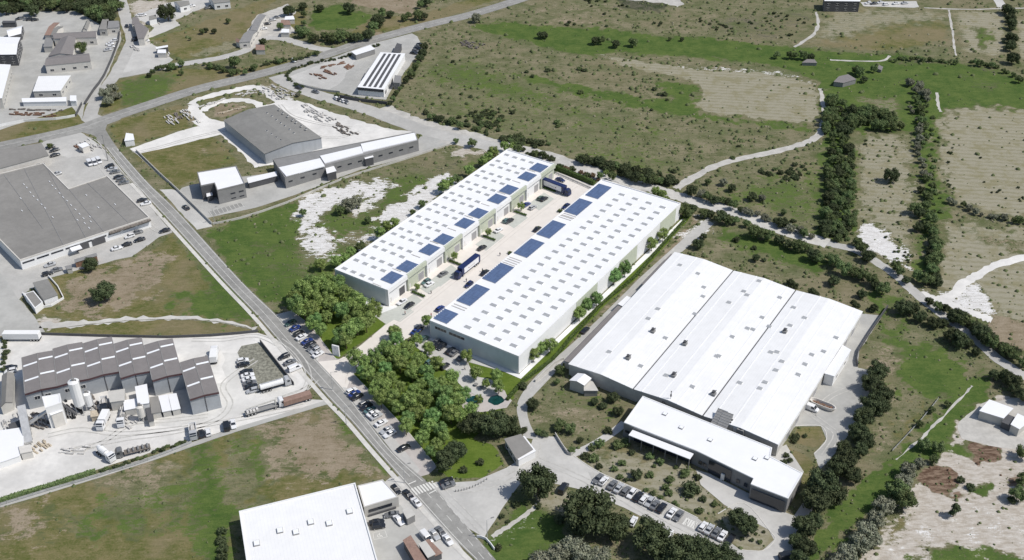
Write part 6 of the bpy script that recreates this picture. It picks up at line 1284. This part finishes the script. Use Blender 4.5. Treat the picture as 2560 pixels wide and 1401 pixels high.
herbage('weeds','leaf_weed',9000,lambda c: max(0,(1-c.sum())*1.0+c[3]*.12+c[4]*.10+c[6]*1.0+c[1]*.08+c[8]*.6+c[2]*.03+c[7]*.04),(.25,1.0),3,'scattered low weeds and scrub over the dry ground')
herbage('dry_grass','leaf_dry',2200,lambda c: max(0,(1-c.sum())*1.0+c[4]*.12+c[6]*.5+c[2]*.02),(.22,.6),4,'pale dry grass tufts over the scrubland')
herbage('heath','leaf_brown',900,lambda c: max(0,c[8]*1.0+c[4]*.05),(.5,1.4),5,'reddish brown heath patches on the sandy ground')
# ------------------------------------------------------------------ vehicles
def wheel(par,x,y,r=.32,w=.22):
    b=MB(); b.cyl((x,y-w/2,r),(x,y+w/2,r),r,r,12); o=b.build('wheel','rubber',par); b=MB(); s=1 if y>0 else -1; b.cyl((x,y+s*w/2,r),(x,y+s*(w/2+.02),r),r*.6,r*.55,10); b.build('rim','alu',o)
def car(kind,colour):
    t=thing('parked_van' if kind=='van' else 'parked_car','car','car'); pm='paint_'+colour
    L={'sedan':4.5,'hatch':4.1,'van':4.9}[kind]; w=.9; x0=-L/2; x1=L/2
    b=MB()
    if kind=='sedan': st=[(x0,.5,.72,.78),(x0+.12,.3,.93,.84),(x0+.9,.25,.98,.90),(x0+1.5,.22,.96,.92),(x1-1.5,.22,.93,.92),(x1-.7,.25,.82,.89),(x1-.15,.3,.70,.80),(x1,.42,.55,.68)]; gl=((x0+.75,x1-1.25),(x0+1.45,x1-2.05),1.43)
    elif kind=='hatch': st=[(x0,.45,.85,.78),(x0+.1,.3,1.0,.85),(x0+.8,.25,1.0,.88),(x1-1.4,.22,.96,.88),(x1-.6,.25,.85,.86),(x1-.12,.3,.7,.78),(x1,.42,.55,.66)]; gl=((x0+.08,x1-1.05),(x0+.45,x1-1.85),1.5)
    else: st=[(x0,.4,1.1,.88),(x0+.1,.3,1.15,.95),(x1-1.3,.25,1.1,.95),(x1-.3,.28,.95,.92),(x1,.4,.75,.8)]; gl=((x0+.05,x1-.85),(x0+.2,x1-1.5),1.95)
    V=[];n=len(st)
    for x,zb,zt,hw_ in st: V+=[(x,-hw_,zb),(x,-hw_,zt-.12),(x,-hw_+.1,zt),(x,hw_-.1,zt),(x,hw_,zt-.12),(x,hw_,zb)]
    Fc=[]
    for i in range(n-1):
        for k in range(6): j=(k+1)%6; Fc.append((i*6+k,i*6+j,(i+1)*6+j,(i+1)*6+k))
    Fc+=[tuple(range(5,-1,-1)),tuple(range((n-1)*6,n*6))]; b.add(V,Fc)
    (gx0,gx1),(tx0,tx1),tz=gl; zb=.9 if kind!='van' else 1.05; hb=.78 if kind!='van' else .88; ht=.60 if kind!='van' else .78
    b.frus((tx0-.06,tx1+.06,-ht-.03,ht+.03),(tx0+.02,tx1-.05,-ht+.06,ht-.06),tz-.02,tz+.05)
    for sx_,tx_ in ((gx0,tx0),(gx1,tx1),((gx0+gx1)/2,(tx0+tx1)/2)):
        for s in (-1,1): b.cyl((sx_,s*(hb+.005),zb),(tx_,s*(ht+.005),tz),.045,.04,4,cap=False)
    body=b.build('body',pm,t)
    b=MB(); b.frus((gx0,gx1,-hb,hb),(tx0,tx1,-ht,ht),zb-.05,tz); b.build('windows','glass',t)
    if kind=='van':
        b=MB(); b.box(x0+.1,x1-2.3,-.9,-.8,1.1,1.9); b.box(x0+.1,x1-2.3,.8,.9,1.1,1.9); b.build('side_panel',pm,t)
    for x in (x0+.8,x1-.85):
        for y in (-.78,.78): wheel(t,x,y)
    for y in (-.6,.6): b=MB(); b.box(x1-.16,x1-.02,y-.16,y+.16,.56,.68); b.build('headlight','skylight_white',t)
    for y in (-.65,.65): b=MB(); b.box(x0-.01,x0+.1,y-.14,y+.14,.68,.82); b.build('tail_light','paint_red',t)
    for s in (-1,1): b=MB(); b.box(gx1-.55,gx1-.38,s*.92-.08,s*.92+.08,.92,1.03); b.build('mirror',pm,t)
    return freeze(t)
CARS={}; NAMES=dict(white='white',silver='silver',grey='dark grey',black='black',blue='blue',teal='teal',green='dark green',red='dark red',navy='navy')
def cars(items,group,tmpl,head=None,rowperp=False,z=.1,axis='left'):
    out=[]
    if rowperp: d=(G(items[-1][0],items[-1][1])-G(items[0][0],items[0][1])).xy; base=math.atan2(d.y,d.x)+math.pi/2
    for it in items:
        px,py,c=it[:3]; kind=it[3] if len(it)>3 else ('hatch' if (int(px)+int(py))%3==0 else 'sedan')
        hd=it[4] if len(it)>4 else head
        if rowperp and len(it)<=4: rz=base
        else: A_=G(px,py).xy; B_=G(px+hd[0],py+hd[1]).xy; rz=math.atan2((B_-A_).y,(B_-A_).x)
        k=(kind,c)
        if k not in CARS: o=CARS[k]=car(kind,c)
        else: o=dup(CARS[k])
        P=G(px,py,.6); o.scale=(1.07,1.07,1.05); o.location=(P.x,P.y,z); o.rotation_euler[2]=rz+random.uniform(-.03,.03)+(math.pi if random.random()<.3 else 0)
        o['group']=group; o['category']='van' if kind=='van' else 'car'; out.append((o,px,py,NAMES[c]+(' van' if kind=='van' else ' car')))
    number(out,tmpl,axis); return out
w,s,g,k,bl='white','silver','grey','black','blue'
cars([(1495,1198,g),(1509,1203,w),(1531,1213,g),(1547,1221,s),(1565,1228,g),(1579,1235,w),(1595,1242,k),(1610,1249,w),(1624,1256,s),(1637,1263,g),(1654,1270,k),(1679,1283,w),(1696,1290,g),(1758,1317,w),(1773,1324,s),(1790,1332,g),(1806,1340,w),(1825,1350,k)],'cars in the staff car park row','{c}, {o} from the left in the long car park row',rowperp=True)
cars([(1409,1222,k,'van',(14,-22)),(1583,1304,w,'hatch',(12,-22)),(1668,1345,w,'van',(14,-20))],'cars under the pines','{c}, {o} from the left under the round pines')
H=(28,-15)
cars([(879,978,w),(886,985,bl),(893,992,k),(911,1009,g),(917,1017,k),(925,1026,'teal'),(932,1034,w),(940,1041,'silver'),(953,1058,w),(966,1076,'silver'),(974,1085,w),(1009,1120,k)],'cars parked beside the road by the big grove','{c}, {o} from the left in the roadside bays beside the big grove',H)
cars([(726,808,'green'),(738,821,bl),(747,834,k),(754,843,w),(768,854,bl),(775,862,k),(781,870,g),(788,877,s),(795,886,w)],'cars parked beside the road by the left grove','{c}, {o} from the left in the roadside bays beside the left grove',H)
cars([(710,892,k),(725,906,g),(737,921,w,'van')],'cars on the opposite verge','{c}, {o} from the left on the white verge by the small car park',(30,-12))
cars([(607,902,w),(608,912,k),(616,930,k),(619,939,w),(622,949,w),(625,958,g),(628,967,k),(631,977,s)],'cars in the small car park of the concrete works','{c}, {o} from the top beside the fenced weedy bed',(26,-6),axis='top')
cars([(1039,829,bl),(1048,821,k),(1061,847,'green'),(1090,857,g),(1096,861,k),(1104,867,k),(1126,877,k),(1136,882,g),(1154,893,g),(1075,905,'teal'),(1112,916,k)],'cars before the right white hall','{c}, {o} from the left in front of the right white hall',(18,-13))
cars([(1005,755,w),(1023,764,k),(1065,705,'teal'),(1073,711,w),(1108,685,g),(1205,620,k),(1246,576,w),(1266,552,'teal'),(1273,553,k),(1316,512,bl),(1332,519,s),(1352,496,'green'),(1360,498,k),(1401,450,'navy','sedan',(22,8))],'cars in the courtyard along the left hall','{c}, {o} from the left in the courtyard beside the left hall',(20,-12))
cars([(1100,772,bl),(1172,712,'navy'),(1212,682,k),(1343,573,k),(1415,516,'navy')],'cars in the courtyard along the right hall','{c}, {o} from the left in the courtyard against the right hall',(20,-16))
cars([(274,416,k),(281,423,s),(288,430,g),(297,443,k),(303,450,g),(310,457,g),(356,501,k),(365,509,w)],'cars along the front of the huge grey hall','{c}, {o} from the left between the grey hall and the road',(28,-6))
cars([(412,577,k),(344,581,g),(324,591,w),(349,600,k),(316,612,k),(292,621,w),(125,662,s),(142,675,g),(119,685,k),(142,435,s),(125,368,k),(136,376,k),(138,388,k)],'cars around the huge grey hall','{c}, {o} from the left around the huge grey hall',(28,-8))
cars([(224,409,w,'van'),(236,407,w,'van'),(247,403,w,'van')],'white vans above the grey hall','white van, {o} from the left in the trio above the grey hall',(14,20))
cars([(1020,1236,k,'sedan',(16,18)),(1040,1256,w,'sedan',(16,18)),(990,1225,k,'hatch',(16,18)),(979,1287,g),(997,1301,w,'sedan',(18,20)),(942,1306,k),(946,1316,k),(1101,1329,g,'sedan',(18,22)),(1086,1337,s,'sedan',(18,22)),(1119,1350,w,'sedan',(18,22)),(1066,1345,w,'van',(18,22)),(1121,1213,g,'sedan',(22,-8)),(1116,1203,k,'sedan',(22,-8))],'cars around the bottom office wing','{c}, {o} from the left in the yards at the bottom',(24,-4))
cars([(503,1085,k,'hatch',(6,26)),(520,1081,w,'hatch',(6,26)),(566,1066,k,'van',(6,26)),(583,1061,w,'sedan',(6,26)),(28,920,k,'hatch',(24,-5)),(26,928,w,'hatch',(24,-5))],'cars on the white yard edge','{c}, {o} from the left on the white concrete works yard',(20,-5))
cars([(747,220,k,'sedan',(20,6)),(789,230,g,'sedan',(20,6)),(840,246,w),(847,249,k),(857,252,w),(866,255,g)],'cars on the side road','{c}, {o} from the left on the side road by the striped hall',(12,10))
cars([(1035,133,k),(1039,128,g),(1043,122,k),(1046,117,g),(1050,112,k)],'cars right of the striped hall','{c}, {o} from the left in the row right of the striped hall',(14,3))
cars([(465,519,k,'sedan',(16,12)),(1463,826,k,'sedan',(20,-18)),(2028,1021,w,'van',(24,10)),(1968,1392,k,'van',(26,-6)),(317,66,k,'sedan',(2,20)),(735,152,w,'hatch',(10,10))],'single parked cars','single {c}, {o} from the left among cars parked alone',(20,-5))
cars([(48,47,k),(56,46,g),(68,48,g),(76,49,k),(88,50,k),(275,110,w),(278,118,w),(285,102,w),(270,125,s),(340,95,k),(338,100,k),(355,102,w),(364,103,w),(350,38,w),(358,38,w),(520,20,g),(480,15,w),(660,72,w),(668,60,k),(682,50,s),(690,44,g)],'cars in the distant upper left yards','{c}, {o} from the left in the distant upper left yards',(18,-3))
cars([(2170,8,w),(2185,9,k),(2200,7,w),(2215,11,w),(2240,9,w),(2262,8,s)],'cars by the top edge hall','{c}, {o} from the left in the lot at the top edge',(16,-2))
# lorries
def lorry(px,py,hd,L,cabc,load,label,z=.08,h=3.6,panel=False,name='lorry',cat='lorry'):
    A_=G(px,py).xy; B_=G(px+hd[0],py+hd[1]).xy; rz=math.atan2((B_-A_).y,(B_-A_).x)
    t=thing(name,label,cat,(A_.x,A_.y,z),rz); x0,x1=-L/2,L/2
    if cabc:
        b=MB(); V=[];st=[(x1-2.3,-1.2,.5,2.9),(x1-1.9,-1.22,.5,3.35),(x1-.7,-1.22,.5,3.3),(x1-.15,-1.2,.5,2.5),(x1,-1.15,.45,1.5)]
        n=len(st)
        for x,y,zb,zt in st: V+=[(x,y,zb),(x,y,zt-.15),(x,y+.15,zt),(x,-y-.15,zt),(x,-y,zt-.15),(x,-y,zb)]
        Fc=[(i*6+q,i*6+(q+1)%6,(i+1)*6+(q+1)%6,(i+1)*6+q) for i in range(n-1) for q in range(6)]+[tuple(range(5,-1,-1)),tuple(range((n-1)*6,n*6))]
        b.add(V,Fc); c_=b.build('cab','paint_'+cabc,t)
        b=MB(); b.add([(x1-.62,-1.05,3.1),(x1-.62,1.05,3.1),(x1-.08,1.05,2.1),(x1-.08,-1.05,2.1)],[(0,1,2,3)]); b.v=[(v[0]+.10,v[1],v[2]+.05) for v in b.v]; b.build('windscreen','glass',c_)
        b=MB(); b.box(x1-1.4,x1-.5,-1.24,-1.22,1.9,2.7); b.box(x1-1.4,x1-.5,1.22,1.24,1.9,2.7); b.build('side_window','glass',c_)
        x1b=x1-2.7
    else: x1b=x1
    b=MB(); b.box(x0+.2,x1b+(1 if cabc else 0),-.5,.5,.7,1.05); b.box(x0,x0+.15,-1.1,1.1,.45,.8); b.build('chassis','black',t)
    if load in ('navybox','whitebox','mauvebox','greybox'):
        m={'navybox':'paint_navy','whitebox':'white_wall','mauvebox':'tile_roof','greybox':'concrete_wall'}[load]
        b=MB(); b.frus((x0,x1b,-1.27,1.27),(x0,x1b,-1.27,1.27),1.05,h-.1); b.frus((x0,x1b,-1.27,1.27),(x0+.08,x1b-.08,-1.2,1.2),h-.1,h); o=b.build('trailer_body',m,t)
        if panel:
            for s_ in (-1,1):
                b=MB(); y0,y1=sorted((s_*1.272,s_*1.29)); b.box(x0+1.2,x1b-1.4,y0,y1,1.35,h-.35); p=b.build('white_panel','white_membrane',o)
                b=MB(); y0,y1=sorted((s_*1.292,s_*1.30))
                for k_ in range(5): b.box(x0+4+k_*.75,x0+4.5+k_*.75,y0,y1,2.1,2.6)
                b.build('lettering','concrete_wall',o); b=MB(); b.box(x0+7.9,x0+8.5,y0,y1,2.1,2.6); b.build('lettering','paint_red',o)
    elif load=='tank':
        b=MB(); b.cyl((x0,0,2.2),(x1b,0,2.2),1.1,1.1,14); b.build('tank','white_wall',t); b=MB(); b.box(x0+.5,x1b-.5,-.25,.25,3.28,3.38); b.build('walkway','alu',t)
    elif load=='tipper':
        b=MB()
        for a in ((x0,x1b,-1.2,-1.1),(x0,x1b,1.1,1.2),(x0,x0+.1,-1.1,1.1),(x1b-.1,x1b,-1.1,1.1)): b.box(*a,1.1,2.5)
        b.box(x0,x1b,-1.2,1.2,1.05,1.12); b.build('tipper_body','white_wall',t); b=MB(); b.frus((x0+.2,x1b-.2,-1,1),(x0+1.2,x1b-1,-.4,.4),1.12,2.4); b.build('load','rubble',t)
    elif load=='mixer':
        b=MB(); b.cyl((x0+.3,0,2.9),(x0+1.8,0,2.5),.55,1.15,14,cap=False); b.cyl((x0+1.8,0,2.5),(x1b-.8,0,2.2),1.15,1.1,14,cap=False); b.cyl((x1b-.8,0,2.2),(x1b,0,2.0),1.1,.6,14); b.build('mixer_drum','white_wall',t); b=MB(); b.cyl((x0-.3,0,1.6),(x0+.3,0,2.9),.15,.3,6); b.build('chute','mid_grey',t)
    elif load=='crane':
        b=MB(); b.box(x0,x1b,-1.15,1.15,1.05,1.25); b.build('flatbed','mid_grey',t); b=MB(); b.cyl((x1b-.6,0,1.2),(x1b-.6,0,3.4),.3,.25,8); b.cyl((x1b-.6,0,3.4),(x0+.5,.3,2.6),.22,.15,6); b.build('crane_arm','concrete_wall',t); b=MB(); 
        for q in range(4): b.box(x0+.5+q*1.1,x0+1.3+q*1.1,-.9,.9,1.25,1.8+.2*(q%2))
        b.build('load','rubble',t)
    elif load=='flat':
        b=MB(); b.box(x0,x1b,-1.2,1.2,1.05,1.25); b.build('flatbed','rubble_dark',t); b=MB(); 
        for q in range(int(L/1.6)-1): b.cyl((x0+.8+q*1.5,-.9,1.6),(x0+.8+q*1.5,.9,1.6),.35,.35,8)
        b.build('load','mid_grey',t)
    xs=[x0+.9,x0+2.1]+([x0+3.3] if L>10 else [])+([x1-1.3] if cabc else [])+([x1-3.6] if L>12 and cabc else [])
    for x in xs:
        for y in (-1.0,1.0): wheel(t,x,y,.5,.32)
    return t
lorry(1168,678,(-30,24),15.5,'navy','navybox','navy blue articulated lorry with white side panel, standing mid courtyard',h=4.2,panel=True)
lorry(1391,478,(36,14),15.5,'navy','navybox','navy blue articulated lorry parked across the far end of the courtyard',h=4.2,panel=True)
lorry(58,850,(-30,0),13.5,None,'whitebox','long white semi-trailer parked at the corner of the service road')
lorry(690,970,(28,-8),11,'silver','tank','silver tanker lorry beside the small car park')
lorry(664,1026,(28,-8),14,'white','crane','white flatbed lorry with crane arm near the works entrance')
lorry(744,1007,(-30,9),10,None,'mauvebox','brown box trailer on the yard edge beside the road',h=3)
lorry(537,896,(4,-30),8,'white','whitebox','white box lorry at the end of the zinc roofs')
lorry(260,1060,(-12,26),8,'white','whitebox','small white box lorry crossing the white yard',h=3.2)
lorry(307,1048,(-4,28),10,'white','crane','lorry with raised crane arm unloading in the yard')
lorry(266,1144,(26,18),8,'white','mixer','white mixer lorry at the hedge of the white yard')
lorry(334,1133,(-30,8),11,'grey','flat','grey flatbed trailer loaded with pipes beside the hedge')
lorry(484,1087,(3,28),7,'silver','tipper','grey tipper lorry beside the hedge end')
lorry(878,418,(-30,9),8,'black','tank','small tank lorry beside the long office row')
lorry(262,1020,(2,28),7,'black','tipper','black-cabbed tipper lorry before the works gables')
# rusty open skip shaped like a boat
t=thing('skip','rusty open-topped skip with rounded ends on the yard by the large hall','skip',at_(2055,1017,0),0); P_=G(2055,1017); t.location=(P_.x,P_.y,.05); d=(G(2080,1026)-G(2035,1008)).xy; t.rotation_euler[2]=math.atan2(d.y,d.x)
out=[(math.cos(a/16*6.283)*2.9+ (2 if math.cos(a/16*6.283)>0 else -2),math.sin(a/16*6.283)*1.5) for a in range(16)]; b=MB(); inn=[(x*.92,y*.85) for x,y in out]; n=16
b.add([(x*.85,y*.8,0) for x,y in out]+[(x,y,1.5) for x,y in out]+[(x,y,1.5) for x,y in inn]+[(x*.8,y*.75,.2) for x,y in inn],[(k_*n+i,k_*n+(i+1)%n,(k_+1)*n+(i+1)%n,(k_+1)*n+i) for k_ in range(3) for i in range(n)]+[tuple(range(3*n,4*n))]); b.build('hull','cream_wall',t)
b=MB(); 
for q in range(9): b.box(-3.6+q*.8,-3+q*.8,-.8+.2*(q%3),.7-.2*(q%2),.25,.7+.2*(q%3))
b.build('scrap_load','rust',t)
# people
def person(px,py,top,label,face=0.0,stride=.25):
    t=thing('person',label,'person',at_(px,py,.09),face,'people walking around the new halls')
    verts=[(0,0,.95,.15),(0,0,1.15,.13),(0,0,1.38,.16),(0,0,1.50,.07),(0,0,1.56,.06),(0,0,1.66,.10),(0,0,1.74,.08),
      (0,.10,.90,.10),(stride*.6,.10,.50,.065),(stride*.9,.10,.08,.045),(stride*.9+.14,.10,.04,.035),
      (0,-.10,.90,.10),(-stride*.4,-.10,.50,.065),(-stride,-.10,.10,.045),(-stride+.13,-.10,.04,.035),
      (0,.20,1.40,.06),(-.08,.26,1.12,.045),(.04,.27,.88,.035),(.07,.27,.78,.03),
      (0,-.20,1.40,.06),(.08,-.26,1.12,.045),(.20,-.27,.90,.035),(.24,-.27,.80,.03)]
    ed=[(0,1),(1,2),(2,3),(3,4),(4,5),(5,6),(0,7),(7,8),(8,9),(9,10),(0,11),(11,12),(12,13),(13,14),(2,15),(15,16),(16,17),(17,18),(2,19),(19,20),(20,21),(21,22)]
    me=bpy.data.meshes.new('body'); me.from_pydata([v[:3] for v in verts],ed,[]); o=bpy.data.objects.new('body',me); COL.objects.link(o); o.parent=t
    md=o.modifiers.new('skin','SKIN'); 
    for i,v in enumerate(verts): me.skin_vertices[0].data[i].radius=(v[3],v[3])
    me.skin_vertices[0].data[0].use_root=True
    md2=o.modifiers.new('sub','SUBSURF'); md2.levels=1; md2.render_levels=1; me.materials.append(M['skin'])
    b=MB(); b.frus((-.16,.16,-.22,.22),(-.13,.13,-.24,.24),.92,1.42); b.frus((-.13,.13,-.24,.24),(-.07,.07,-.09,.09),1.42,1.52); b.build('shirt',top,t)
    b=MB(); 
    for s_,x in ((1,stride),(-1,-stride)): b.cyl((0,s_*.1,.96),(x*.5,s_*.1,.5),.125,.09,8); b.cyl((x*.5,s_*.1,.5),(x*.9,s_*.1,.1),.09,.07,8)
    b.build('trousers','cloth_dark',t)
    b=MB(); b.cyl((-.02,0,1.68),(-.02,0,1.79),.115,.07,8); b.build('hair','hair',t)
    return t
for i,(px,py,tp,l) in enumerate(((1013,787,'cloth_red','person in red top walking near the parking bays by the left hall'),(1078,735,'cloth_dark','person in dark clothes walking beside the first planter'),(1078,792,'cloth_red','person in red top near the left corner of the right hall'),(1206,680,'cloth_dark','person in dark clothes standing beside the shrub in mid courtyard'),(1021,858,'cloth_dark','person in dark clothes on the entrance drive near the trees'),(1030,852,'cloth_white','person in white top on the entrance drive near the trees'),(1250,640,'cloth_dark','person in dark clothes walking in mid courtyard'),(974,760,'cloth_red','person in red top by the near end of the left hall'),(1166,705,'cloth_dark','person in dark clothes beside the navy car'),(1162,925,'cloth_white','person in white top on the pale path to the pond'))):
    person(px,py,tp,l,random.uniform(0,6.28),random.uniform(.15,.3))
# picnic tables by the pond
for i,(px,py) in enumerate(((1205,972),(1222,962),(1190,965))):
    P=G(px,py); t=thing('garden_table','dark round garden table on the paved spot by the pond, %s from left'%ORD[(1,2,0)[i]],'table',(P.x,P.y,.09),0,'garden tables by the pond'); b=MB(); b.cyl((0,0,.7),(0,0,.76),.8,.8,14); b.build('tabletop','mid_grey',t); b=MB(); b.cyl((0,0,0),(0,0,.7),.12,.08,8); b.build('leg','dark_grey',t)
for lst in PROTO.values():
    for o,u in lst:
        if not u:
            for c,_ in KID.get(o.name,[]): bpy.data.objects.remove(c)
            bpy.data.objects.remove(o)
